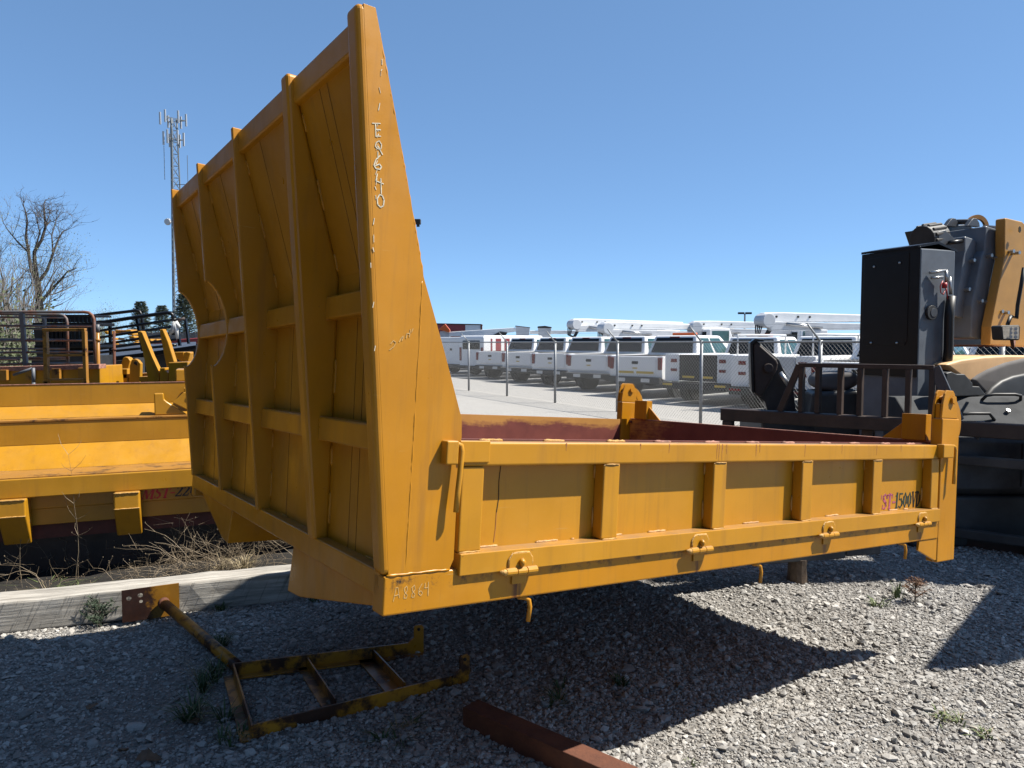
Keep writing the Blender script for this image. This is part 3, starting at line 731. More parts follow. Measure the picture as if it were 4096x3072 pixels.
# ladder-like step frame with pipe and mounting plate
def step_frame():
    t = thing('step_frame', 'rusty yellow ladder shaped step frame with pipe and punched plate on the gravel', 'step frame', (-1.30, 3.48, gz(-1.3, 3.48) + .012))
    o = Vector((-1.30, 3.48, 0))
    def w(x, y, z=0): return Vector((x, y, z)) - o
    A, Bc, Cc, D = (-1.138, 3.168), (-1.459, 3.80), (-.221, 3.70), (-.47, 4.076)
    D = (-.50, 4.09)
    # near and far side rails (angle irons)
    def angle(a, b, h, f, name, mat='yellow_rusty', up=True, side=1):
        a, b = w(*a), w(*b); d = (b - a).normalized(); s_ = Vector((-d.y, d.x, 0)) * side
        m = MB(); th = .009
        m.loft([a, a + s_ * th, a + s_ * th + Vector((0, 0, h)), a + Vector((0, 0, h))], [b, b + s_ * th, b + s_ * th + Vector((0, 0, h)), b + Vector((0, 0, h))])
        zz = 0.0
        m.loft([a + s_ * th, a + s_ * f, a + s_ * f + Vector((0, 0, th)), a + s_ * th + Vector((0, 0, th))], [b + s_ * th, b + s_ * f, b + s_ * f + Vector((0, 0, th)), b + s_ * th + Vector((0, 0, th))])
        return m.build(name, mat, t, .0015)
    angle(A, Cc, .072, .05, 'side_rail', side=1)
    angle(Bc, D, .072, .05, 'side_rail', side=-1)
    angle(A, Bc, .070, .055, 'end_bar', side=1)
    angle((-.835, 3.43), (-1.10, 3.90), .062, .055, 'rung', side=1)
    angle((-.53, 3.60), (-.775, 4.02), .062, .085, 'rung', side=1)
    for (p, q) in ((Cc, A), (D, Bc)):
        e = w(*p); d = (w(*q) - e).normalized(); up = Vector((0, 0, 1)); s_ = Vector((-d.y, d.x, 0))
        pr = [(.0, .06), (.0, .155), (.012, .168), (.045, .168), (.055, .155), (.055, .10), (.10, .06)]
        m = MB().loft([e + d * a + up * b for a, b in pr], [e + d * a + up * b + s_ * .011 for a, b in pr])
        l = m.build('end_lug', 'yellow_rusty', t, .002)
        c = e + d * .028 + up * .145
        MB().tube([c - s_ * .004, c + s_ * .015], .009, 10).build('lug_hole', 'dark_gap', l)
    # pipe to the punched plate
    p0, p1 = w(-1.46, 3.84, .035), w(-2.235, 4.66, .085)
    MB().tube([p0, p0.lerp(p1, .5) , p1], .031, 14).build('pipe', 'yellow_rusty', t, smooth=True)
    d = Vector((.89, .455, 0)).normalized(); c = p1 + Vector((-.03, .012, 0)); up = Vector((0, 0, 1)); nn = Vector((d.y, -d.x, 0))
    # plate with three drilled holes: grid with octagonal openings
    bm = bmesh.new(); Wp, Hp = .33, .205
    holes = [(.040, .150, .015), (.105, .160, .015), (.108, .120, .011)]
    bound = [bm.verts.new((0, 0, 0)), bm.verts.new((Wp, 0, 0)), bm.verts.new((Wp, Hp, 0)), bm.verts.new((0, Hp, 0))]
    edges = [bm.edges.new((bound[i], bound[(i + 1) % 4])) for i in range(4)]
    for hx, hy, r in holes:
        vs = [bm.verts.new((hx + r * math.cos(q * math.pi / 6), hy + r * math.sin(q * math.pi / 6), 0)) for q in range(12)]
        edges += [bm.edges.new((vs[i], vs[(i + 1) % 12])) for i in range(12)]
    bmesh.ops.triangle_fill(bm, edges=edges, use_beauty=True)
    r = bmesh.ops.extrude_face_region(bm, geom=bm.faces[:]); bmesh.ops.translate(bm, verts=[v for v in r['geom'] if isinstance(v, bmesh.types.BMVert)], vec=(0, 0, .010))
    bmesh.ops.recalc_face_normals(bm, faces=bm.faces)
    me = bpy.data.meshes.new('mounting_plate'); bm.to_mesh(me); bm.free(); me.materials.append(M['plate_rust'])
    po = bpy.data.objects.new('mounting_plate', me); col.objects.link(po); po.parent = t
    mt = Matrix((d, up, nn)).transposed().to_4x4(); mt.translation = c - d * .215 - up * .095; po.matrix_local = mt
    MB().tube([p1 - Vector((0, 0, 0)), p1 + (p0 - p1).normalized() * .03], [.037, .033], 14).build('weld_collar', 'rust', t, smooth=True)
step_frame()

# rusty square tube
def square_tube():
    a, b = Vector((-.19, 3.285, .0)), Vector((.67, 2.555, 0)); d = b - a; L = d.length
    s = .100; th = .008; e = gz(0, 3.1)
    m = MB()
    def ring(x, q): return [(x, -q, .0 + (s / 2 - q)), (x, q, (s / 2 - q)), (x, q, s / 2 + q), (x, -q, s / 2 + q)]
    R0 = [ring(x, s / 2) for x in (0, L)]; I0 = [ring(x, s / 2 - th) for x in (0, L)]
    m.loft(R0[0], R0[1], cap=False); m.loft(I0[1], I0[0], cap=False)
    for i in range(4):
        j = (i + 1) % 4
        for k in (0, 1):
            m.add([R0[k][i], R0[k][j], I0[k][j], I0[k][i]], [(0, 1, 2, 3)])
    bm_o = m.build('square_tube', 'rust', None, .014, seg=3)
    bm = bmesh.new(); bm.from_mesh(bm_o.data); bmesh.ops.remove_doubles(bm, verts=bm.verts, dist=1e-5); bmesh.ops.recalc_face_normals(bm, faces=bm.faces); bm.to_mesh(bm_o.data); bm.free()
    bm_o.location = (a.x, a.y, e - .008); bm_o.rotation_euler = (0, 0, math.atan2(d.y, d.x))
    tag(bm_o, 'rusted brown square steel tube lying on the gravel', 'steel tube')
square_tube()

# ================================================================== SECOND DUMP BED (left)
U2 = Vector((math.cos(R_(22)), math.sin(R_(22)), 0)); ANG2 = R_(22)
def second_bed():
    t = thing('dump_bed', 'long orange yellow dump bed with stepped sides marked MST-2200', 'dump bed', (-3.87 * .92, 5.60 * .92, .14), (0, 0, ANG2), scale=.92)
    x0, x1 = -2.4, 2.55
    # o = distance behind the rail face (local +y)
    def sheet(name, prof, th, mat='orange_yellow', bev=.004, a=x0, b=x1):
        pts = prof + [(o + th, z) for o, z in prof[::-1]]
        return MB().prism(pts, 'x', a, b).build(name, mat, t, bev)
    part('bed_rail', 'orange_yellow', t, (x0, x1, 0, .12, .552, .702), bevel=.008, seg=3)
    part('rail_ledge', 'orange_frame', t, (x0, x1, .02, .385, .7025, .711), bevel=.002)
    sheet('lower_hull', [(.385, .711), (.56, .893)], .012)
    sheet('side_panel', [(.56, .894), (.56, 1.085)], .012)
    part('panel_lip', 'orange_frame', t, (x0, x1, .553, .665, 1.0855, 1.104), bevel=.004)
    sheet('upper_hull', [(.665, 1.105), (.81, 1.200)], .012)
    sheet('upper_panel', [(.81, 1.201), (.81, 1.385)], .014)
    part('rim', 'bed_red', t, (x0, x1, .826, .95, 1.355, 1.383), bevel=.003)
    part('rim_edge', 'rust_pink', t, (x0, x1, .806, .83, 1.3855, 1.391), bevel=.001)
    sheet('under_panel', [(.13, .552), (.13, .435), (.155, .43), (.155, .30)], .02)
    part('belly', 'bed_red', t, (x0, x1, .20, 1.6, .18, .50))
    part('keel', 'dark_steel', t, (x0, x1, .35, .5, -.18, .18)); part('keel', 'dark_steel', t, (x0, x1, 1.2, 1.4, -.18, .18))
    for xa in (-.045, .735):
        m = MB().prism([(-.07, .552), (-.07, .42), (.09, .175), (.13, .175), (.13, .552)], 'x', xa, xa + .185)
        b = m.build('stake_bracket', 'orange_yellow', t, .012, seg=3)
        bead([(xa, -.072, .425), (xa + .185, -.072, .425)], .006, seed=int(xa * 10)).build('weld_bead', 'weld', b, smooth=True)
        bead([(xa, -.072, .552), (xa + .185, -.072, .552)], .006, seed=int(xa * 10) + 3).build('weld_bead', 'weld', b, smooth=True)
    text_strokes('MST-', .925, .455, .078, .086, .30, .1285).build('decal_letter', 'decal_red', t)
    text_strokes('2200', 1.168, .458, .076, .086, .30, .1285).build('decal_letter', 'decal_black', t)
    # hook bracket near the right end
    hk = [(0, 1.105), (0, 1.30), (.075, 1.30), (.08, 1.245), (.10, 1.225), (.26, 1.105)]
    hb = MB().prism([(1.00 + a, b) for a, b in hk], 'y', .60, .66).build('hook_bracket', 'orange_yellow', t, .01, seg=3)
    a = [(1.15, 1.215), (1.24, 1.305), (1.31, 1.305), (1.35, 1.25), (1.32, 1.105), (1.28, 1.14)]
    MB().prism(a, 'y', .575, .60).build('latch_lever', 'orange_yellow', t, .006)
    MB().tube([(1.29, .565, 1.265), (1.29, .66, 1.265)], .022, 14).build('latch_pin', 'orange_yellow', t, .003)
    part('end_block', 'orange_yellow', t, (1.24, 2.4, .66, .80, 1.25, 1.34), bevel=.008)
    part('end_box', 'orange_yellow', t, (1.17, 2.4, .83, 1.2, 1.3915, 1.50), bevel=.008)
    return t
second_bed()

# ================================================================== RIGHT: CAGE RACK AND BLACK MACHINE
def cage_rack():
    A, B = Vector((2.16, 7.52, 0)), Vector((6.2, 4.44, 0)); d = (B - A).normalized(); L = (B - A).length
    t = thing('cage_rack', 'dark brown welded steel cage rack with upright bars behind the yellow bed', 'rack', A, (0, 0, math.atan2(d.y, d.x)))
    ang = math.atan2(d.y, d.x); inv = Matrix.Rotation(-ang, 3, 'Z')
    def loc(px, py):                      # local point in the rack's own plane
        c, s = math.cos(PITCH), math.sin(PITCH); a, b = (px - CX) / FPX, (py - CY) / FPX
        r = Vector((a, c - b * s, -s - b * c)); n = Vector((-d.y, d.x, 0)); k = A.dot(n) / r.dot(n)
        q = inv @ (Vector((0, 0, EYE)) + r * k - A); return q
    def z(px, py): return loc(px, py).z
    zb0, zb1 = z(2910, 1674), z(2910, 1627)
    part('main_beam', 'dark_steel', t, (-.02, L, -.05, .05, zb0 - .02, zb0 + .105), bevel=.012, seg=3)
    zt = zb0 + .105
    part('leg', 'dark_steel', t, (.0, .10, -.045, .045, -.03, zb0 - .021), bevel=.008)
    for x in (1.3, 2.6, 4.6): part('leg', 'dark_steel', t, (x, x + .10, .0, .09, -.03, zb0 - .021), bevel=.008)
    for py in (1846, 2145):
        zz = z(3960, py); part('rail', 'black_dusty', t, (1.55, L, -.035, .035, zz - .045, zz + .035), bevel=.012, seg=3)
    part('rail', 'dark_steel', t, (1.55, L, .10, .20, -.02, .06), bevel=.01)
    g0 = loc(3197, 1455); g1 = loc(3738, 1450); ztop = g0.z
    part('guard_top', 'dark_steel', t, (g0.x, g1.x, -.03, .03, ztop - .032, ztop + .008), bevel=.006)
    for px in (3205, 3272, 3361, 3440, 3540, 3633, 3728):
        x = loc(px, 1550).x; part('guard_bar', 'dark_steel', t, (x - .022, x + .022, -.029, .055, zt + .0005, ztop - .0325), bevel=.005)
    MB().beam((g0.x + .005, 0, ztop - .01), (loc(3120, 1640).x, 0, zt), .06, .05, (0, 1, 0)).build('guard_brace', 'dark_steel', t, .006)
    MB().beam((g1.x, 0, ztop - .01), (loc(3820, 1600).x + .03, 0, zt), .09, .05, (0, 1, 0)).build('guard_brace', 'slate_paint', t, .006)
cage_rack()

def machine():
    c0 = Vector((4.0, 6.9, 0))
    t = thing('boom_machine', 'black tracked boom machine with cabinet, folded boom plates and cream fender', 'machine', c0)
    def L_(p): return Vector(p) - c0
    def slab(name, px, Y, th, mat, bev=.01, seg=3, parent=t, smooth=False, ref=None, nv=(.42, -.907, 0)):
        mx = sum(a for a, b in px) / len(px); my = sum(b for a, b in px) / len(px); q0 = at(*(ref or (mx, my)), Y); nv = Vector(nv); f = []
        for a, b in px:
            r = at(a, b, 1.0) - Vector((0, 0, EYE)); f.append(L_(Vector((0, 0, EYE)) + r * ((q0 - Vector((0, 0, EYE))).dot(nv) / r.dot(nv))))
        dv = -nv * th
        return MB().extr(f, dv).build(name, mat, parent, bev, seg=seg, smooth=smooth)
    r5 = lambda pts: [(3296 + a * .422, 800 + b * .422) for a, b in pts]
    rz = lambda pts: [(3696 + a * .3014, 1350 + b * .3014) for a, b in pts]
    # cabinet
    TL, TR = at(3454, 1021, 7.5), at(3684, 992, 6.9); sd = Vector((.92, .38, 0)).normalized() * .46
    zt0, zt1 = TL.z, TR.z
    f = [L_(TL), L_(TR), L_((TR.x, TR.y, .30)), L_((TL.x, TL.y, .30))]
    m = MB(); A = f; m.loft([A[0], A[1], A[2], A[3]], [p + sd for p in A]); m.build('cabinet', 'rib_paint', t, .012)
    nrm = (TR - TL).cross(Vector((0, 0, 1))).normalized(); nrm = -nrm if nrm.dot(sd) > 0 else nrm
    e = nrm * .012
    fd = (TR - TL); fd.z = 0
    door = [L_(TL + fd * u + Vector((0, 0, zz))) + nrm * .004 for u, zz in ((-.01, .004), (1.01, .012), (1.01, -1.2), (-.01, -1.2))]
    cd = MB().extr(door, nrm * .014).build('cabinet_door', 'black_paint', t, .006, seg=3)
    pan = [L_(TL + fd * u + Vector((0, 0, zz))) + nrm * .0185 for u, zz in ((.05, -.05), (.84, -.03), (.84, -.86), (.80, -.90), (.05, -.90))]
    MB().extr(pan, nrm * .004).build('door_panel', 'black_paint', cd, .002)
    for u, zz in ((.24, -.13), (.69, -.12), (.22, -.88), (.68, -.88)):
        q = L_(TL + fd * u + Vector((0, 0, zz))) + nrm * .02; MB().tube([q, q + nrm * .012], .011, 8).build('bolt', 'zinc', cd, smooth=True)
    # roof cap
    rf = [L_(TL) + Vector((0, 0, .0)) - nrm * -.03, L_(TR) + nrm * .03, L_(TR) + sd * .5 + Vector((0, 0, .045)), L_(TR) + sd * 1.06 + Vector((0, 0, -.02)), L_(TL) + sd * 1.06 + Vector((0, 0, -.02)), L_(TL) + sd * .5 + Vector((0, 0, .045))]
    m = MB(); m.add([p + Vector((0, 0, .004)) for p in rf] + [p + Vector((0, 0, .026)) for p in rf], [(0, 1, 2, 5), (5, 2, 3, 4), (6, 7, 8, 11), (11, 8, 9, 10), (0, 1, 7, 6), (1, 2, 8, 7), (2, 3, 9, 8), (3, 4, 10, 9), (4, 5, 11, 10), (5, 0, 6, 11)])
    m.build('cabinet_roof', 'black_paint', t)
    # side fittings: couplers, cap, hoses, vent
    sn = Vector((.38, -.92, 0)).normalized()
    def S(px, py, off=.0):
        c, s = math.cos(PITCH), math.sin(PITCH); a, b = (px - CX) / FPX, (py - CY) / FPX
        r = Vector((a, c - b * s, -s - b * c)); k = (TR - Vector((0, 0, EYE))).dot(sn) / r.dot(sn); return L_(Vector((0, 0, EYE)) + r * k) + sn * off
    q5 = lambda a, b: (3296 + a * .422, 800 + b * .422)
    for (a, b, c, d) in ((985, 690, 1110, 672), (1000, 740, 1080, 735)):
        MB().tube([S(*q5(a, b), .02), S(*q5(c, d), .05)], .013, 8).build('coupler', 'zinc', t, smooth=True)
    MB().tube([S(*q5(1112, 672), .05), S(*q5(1110, 790), .055)], [.015, .017], 8).build('coupler', 'zinc', t, smooth=True)
    MB().tube([S(*q5(1145, 735), .05), S(*q5(1150, 900), .055)], [.013, .016], 8).build('coupler', 'zinc', t, smooth=True)
    MB().tube([S(*q5(1098, 788), .05), S(*q5(1095, 838), .05)], .022, 10).build('dust_cap', 'cap_red', t, smooth=True)
    MB().tube([S(*q5(1110, 840), .05), S(*q5(1125, 900), .045), S(*q5(1140, 985), .04)], .007, 6).build('dust_cap_strap', 'cap_red', t, smooth=True)
    MB().tube([S(*q5(1080, 770), .05), S(*q5(1055, 820), .05), S(*q5(1060, 880), .05), S(*q5(1085, 900), .05), S(*q5(1098, 860), .05)], .005, 6).build('dust_cap_strap', 'cap_red', t, smooth=True)
    MB().tube([S(*q5(1003, 1068), .0), S(*q5(1003, 1068), .03)], .068, 20).build('vent', 'black_matte', t, .004)
    MB().tube([S(*q5(1013, 1068), .03), S(*q5(1013, 1068), .034)], .042, 16).build('vent_cap', 'slate_paint', t, .003)
    MB().tube([S(*q5(1160, 915), .05), S(*q5(1140, 1100), .05), S(*q5(1135, 1400), .05), S(*q5(1120, 1700), .04)], .042, 10).build('hose_sleeve', 'hose', t, smooth=True)
    # boom web and ribs
    slab('boom_web', r5([(1150, 245), (1350, 232), (1420, 265), (1700, 260), (1700, 1372), (1180, 1380), (1240, 520)]), 8.35, .5, 'black_paint')
    slab('boom_rib', r5([(1335, 350), (1345, 345), (1430, 372), (1447, 395), (1438, 520), (1372, 860), (1328, 1120), (1242, 1105), (1243, 1050), (1318, 560), (1335, 480)]), 7.75, .40, 'rib_paint', .012)
    slab('boom_rib', r5([(1535, 250), (1545, 247), (1640, 275), (1652, 300), (1645, 470), (1580, 760), (1500, 1322), (1392, 1305), (1400, 1000), (1490, 540), (1520, 480)]), 7.75, .45, 'rib_paint', .012)
    for a, b, Y in ((1388, 575, 7.77), (1343, 848, 7.74), (1552, 528, 7.75), (1610, 546, 7.79), (1463, 958, 7.71), (1520, 968, 7.75)):
        q = L_(at(*q5(a, b), Y)); MB().tube([q + Vector((-.01, .03, 0)), q + Vector((.018, -.045, 0))], .020, 6).build('bolt', 'zinc', t)
    q = L_(at(*q5(1473, 1212), 6.985)); 
    slab('boom_slot', r5([(1455, 1140), (1490, 1140), (1503, 1165), (1497, 1280), (1480, 1286), (1450, 1286), (1440, 1270), (1443, 1160)]), 7.735, .01, 'dark_gap', .002)
    ym = slab('mast_plate', r5([(1715, 180), (1725, 168), (1880, 205), (1900, 225), (1960, 235), (2050, 250), (2050, 1400), (1572, 1372), (1580, 1200), (1712, 540)]), 7.75, .10, 'mast_yellow', .012)
    slab('mast_hole', r5([(1848, 262), (1858, 248), (1868, 262), (1870, 290), (1860, 310), (1848, 300)]), 7.69, .006, 'dark_gap', 0, parent=ym)
    for a, b in ((1755, 490), (1808, 503), (1652, 1058), (1706, 1068)):
        q = L_(at(*q5(a, b), 7.70)); MB().tube([q + Vector((-.02, .05, 0)), q + Vector((.018, -.05, 0))], .020, 6).build('bolt', 'zinc', t)
    slab('boom_foot', r5([(1180, 1374), (1710, 1374), (1720, 1392), (1180, 1392)]), 7.9, .6, 'rust', .004)
    MB().tube([L_(at(*q5(1895, 640), 7.4)), L_(at(*q5(1870, 800), 7.4)), L_(at(*q5(1835, 1000), 7.4)), L_(at(*q5(1825, 1120), 7.4)), L_(at(*q5(1770, 1100), 7.4)), L_(at(*q5(1740, 1180), 7.3))], .018, 8).build('hose', 'hose', t, smooth=True)
    # drum, chain roller and flange ring on top of the boom
    a_, b_ = L_(at(*q5(925, 370), 7.7)), L_(at(*q5(1080, 345), 7.85))
    MB().tube([a_, b_], .135, 18).build('chain_roller', 'black_matte', t, .01)
    for k in range(14):
        w_ = 2 * math.pi * k / 14; dd = (b_ - a_).normalized(); u_ = dd.orthogonal().normalized(); v_ = dd.cross(u_)
        rr = (u_ * math.cos(w_) + v_ * math.sin(w_)) * .135
        MB().tube([a_.lerp(b_, .12) + rr, a_.lerp(b_, .88) + rr], .017, 6).build('chain_link', 'black_dusty', t)
    slab('roller_bracket', r5([(1085, 300), (1150, 285), (1250, 375), (1130, 440), (1090, 430)]), 7.65, .05, 'slate_paint', .006)
    MB().tube([L_(at(*q5(1190, 405), 7.65)), L_(at(*q5(1340, 385), 7.8))], .022, 8).build('cross_tube', 'black_paint', t, smooth=True)
    for a in (1200, 1400): slab('boom_ear', r5([(a - 40, 245), (a, 190), (a + 20, 170), (a + 50, 175), (a + 75, 215), (a + 80, 255)]), 7.9 + (1400 - a) * .001, .05, 'slate_paint', .006)
    MB().tube([L_(at(*q5(1235, 210), 8.2)), L_(at(*q5(1430, 205), 8.0))], .03, 10).build('pin', 'black_dusty', t, smooth=True)
    ring = MB(); cc = L_(at(*q5(1458, 268), 8.4)); n = 28
    for (r0, r1) in ((.150, .105),):
        vs = []; fs = []
        for k in range(n):
            w_ = 2 * math.pi * k / n; dv = Vector((math.cos(w_) * .98, math.cos(w_) * .2, math.sin(w_)))
            vs += [cc + dv * .152, cc + dv * .104, cc + dv * .152 + Vector((-.005, .03, 0)), cc + dv * .104 + Vector((-.005, .03, 0))]
        for k in range(n):
            a, b = 4 * k, 4 * ((k + 1) % n); fs += [(a, b, b + 1, a + 1), (a + 2, a + 3, b + 3, b + 2), (a, a + 2, b + 2, b), (a + 1, b + 1, b + 3, a + 3)]
        ring.add(vs, fs)
    ring.build('flange_ring', 'orange_frame', t)
    MB().tube([L_(at(*q5(1500, 300), 8.4)), L_(at(*q5(1800, 320), 8.2))], .075, 14).build('boom_tube', 'slate_paint', t, smooth=True)
    # work lamp
    lm = slab('work_lamp', r5([(1680, 1200), (1690, 1188), (1850, 1185), (1863, 1200), (1858, 1320), (1845, 1330), (1700, 1328), (1690, 1315)]), 6.35, .09, 'black_matte', .01)
    slab('lens', r5([(1692, 1200), (1848, 1197), (1845, 1318), (1702, 1316)]), 6.345, .004, 'lens', .001, parent=lm)
    for i in range(3):
        for j in range(3):
            q = L_(at(*q5(1720 + 47 * i, 1222 + 38 * j), 6.342)); MB().tube([q, q + Vector((0, -.004, 0))], .016, 10).build('led', 'label_white', lm)
    MB().tube([L_(at(*q5(1780, 1330), 6.4)), L_(at(*q5(1790, 1400), 6.45)), L_(at(*q5(1800, 1340), 6.7))], .014, 8).build('lamp_bracket', 'rust', t, smooth=True)
    # cream fender with grey band over the black wheel arch
    slab('fender', rz([(300, 365), (345, 340), (500, 295), (800, 255), (1100, 240), (1500, 240), (2100, 300), (2100, 700), (900, 690), (560, 560)]), 7.1, .8, 'cream_fender', .24, 8, smooth=True, ref=(3950, 1500))
    slab('fender_band', rz([(640, 560), (740, 490), (860, 425), (1100, 332), (1327, 278), (1600, 250), (2000, 300), (2000, 800), (820, 760)]), 7.06, .10, 'grey_fender', .04, 5, smooth=True, ref=(3950, 1500))
    slab('wheel_arch', rz([(845, 765), (930, 660), (1050, 570), (1200, 510), (1400, 470), (1900, 520), (1900, 850), (845, 850)]), 7.0, .10, 'black_matte', .04, 4, smooth=True, ref=(3950, 1500))
    slab('mud_guard', rz([(300, 470), (370, 455), (440, 485), (545, 485), (650, 605), (650, 645), (740, 650), (835, 770), (300, 790)]), 6.85, .12, 'black_matte', .01, ref=(3950, 1500))
    # hood with sloping lid
    zf = at(3900, 1770, 6.28).z; zk = at(3900, 1588, 6.75).z; xa, xb = 3.50, 7.2
    m = MB().prism([(6.28, zf - .40), (6.28, zf), (6.75, zk), (6.95, zk), (6.95, zf - .48), (6.40, zf - .48)], 'x', xa, xb)
    m.v = [tuple(L_(p)) for p in m.v]; m.build('hood', 'hood_paint', t, .012)
    m = MB()
    for x in (4.35, 5.3): m.box(x, x + .012, 6.274, 6.2795, zf - .38, zf - .01)
    m.v = [tuple(L_(p)) for p in m.v]; m.build('panel_gap', 'dark_gap', t)
    sl = (Vector((0, .47, zk - zf))).normalized(); sn2 = Vector((0, -sl.z, sl.y))
    def HL(x, u, off=0): return L_(Vector((x, 6.28, zf)) + sl * u + sn2 * off)
    MB().tube([HL(4.28, .55, .0), HL(4.30, .55, .05), HL(4.36, .55, .065), HL(4.55, .55, .065), HL(4.61, .55, .05), HL(4.63, .55, 0)], .014, 8).build('grab_handle', 'black_matte', t, smooth=True)
    MB().tube([HL(3.95, .30, .0), HL(3.97, .30, .05), HL(4.03, .30, .06), HL(4.2, .30, .06), HL(4.26, .28, 0)], .014, 8).build('grab_handle', 'black_matte', t, smooth=True)
    def decal(name, mat, x0_, x1_, u0, u1, off): 
        return MB().extr([HL(x0_, u0, off), HL(x1_, u0, off), HL(x1_, u1, off), HL(x0_, u1, off)], sn2 * .001).build(name, mat, t)
    decal('warning_label', 'label_white', 3.93, 4.16, .16, .26, .001); decal('warning_stripe', 'label_orange', 3.94, 4.15, .235, .255, .0025)
    m = MB()
    for x, u in ((4.42, .38), (4.0, .06), (4.28, .16)): m.tube([HL(x, u, 0), HL(x, u, .03)], .018, 8)
    m.build('lid_latch', 'zinc', t)
    part('base_block', 'black_matte', t, (-.55, 3.2, -.60, .6, -.02, .43), bevel=.03, seg=3)
    part('track_frame', 'black_dusty', t, (-.35, 3.2, -.45, .5, .4305, .46), bevel=.01)
    part('centre_body', 'black_matte', t, (-1.35, -.30, .9, 1.7, -.02, .95), bevel=.03)
    # raised arm bracket on the left
    r4 = lambda pts: [(2400 + a * .4069, 1200 + b * .4069) for a, b in pts]
    slab('arm_link', r4([(1480, 420), (1520, 385), (1760, 585), (1850, 780), (1905, 900), (1960, 1400), (1730, 1400), (1620, 1000), (1560, 955), (1520, 920)]), 8.6, .24, 'black_matte', .01, nv=(-.25, -.97, 0), ref=(3100, 1500))
    al = slab('arm_cheek', r4([(1500, 425), (1530, 405), (1735, 585), (1752, 625), (1740, 690), (1590, 955), (1540, 945), (1515, 905)]), 8.5, .09, 'dark_steel', .02, nv=(-.25, -.97, 0), ref=(3100, 1500))
    slab('arm_edge', r4([(1475, 420), (1525, 380), (1612, 388), (1615, 405), (1540, 408), (1500, 440), (1515, 930), (1490, 900)]), 8.46, .40, 'black_paint', .006, nv=(-.25, -.97, 0), ref=(3100, 1500))
    q = L_(at(2400 + 1647 * .4069, 1200 + 668 * .4069, 8.5)); MB().tube([q, q + Vector((0, -.05, 0))], .052, 18).build('arm_pin', 'dark_steel', al, .006)
    slab('arm_lower', r4([(1690, 1180), (1960, 1180), (2010, 1320), (2100, 1420), (1740, 1420)]), 8.4, .4, 'black_matte', .01, nv=(-.25, -.97, 0), ref=(3100, 1500))
    MB().tube([L_(at(3120, 1490, 8.45)), L_(at(3158, 1545, 8.4))], .028, 10).build('grease_fitting', 'zinc', t, smooth=True)
    slab('left_fender', [(3260, 1520), (3290, 1498), (3430, 1488), (3440, 1540), (3370, 1570), (3270, 1560)], 8.0, .7, 'grey_fender', .06, 5, smooth=True, nv=(-.25, -.97, 0), ref=(3100, 1500))
    slab('engine_cover', [(3250, 1570), (3440, 1560), (3500, 1900), (3200, 1900)], 7.9, .6, 'black_matte', .04, 3, nv=(-.25, -.97, 0), ref=(3100, 1500))
    # unseen arms and cab, added to cast shadow on the gravel at right
    shadow_plan = [(4.40, 3.93), (4.48, 3.90), (6.6, 4.95), (6.6, 6.30)]
    MB().prism([(x - c0.x, y - c0.y) for x, y in shadow_plan], 'z', 2.55, 3.0).build('shadow_jib', 'mast_yellow', t, .02)  # wedge outline shaped after the shadow it has to throw
    part('shadow_jib_column', 'black_matte', t, (1.75, 2.45, -1.80 + .0, -1.20, -.02, 2.549), bevel=.03)
    MB().beam(Vector((5.0, 5.6, 3.0)) - c0, Vector((8.3, 5.75, 9.5)) - c0, .5, .5).build('shadow_boom', 'mast_yellow', t, .03)  # added out of view to throw a shadow band
    cb = part('cab', 'mast_yellow', t, (.70, 1.70, -1.55, -.55, .45, 2.50), bevel=.05, seg=3)  # added block dressed as a cab, there for its shadow
    part('shadow_cab_window', 'glass', cb, (.685, .699, -1.45, -.65, 1.3, 2.35), (.8, 1.6, -1.565, -1.5501, 1.3, 2.35))
machine()
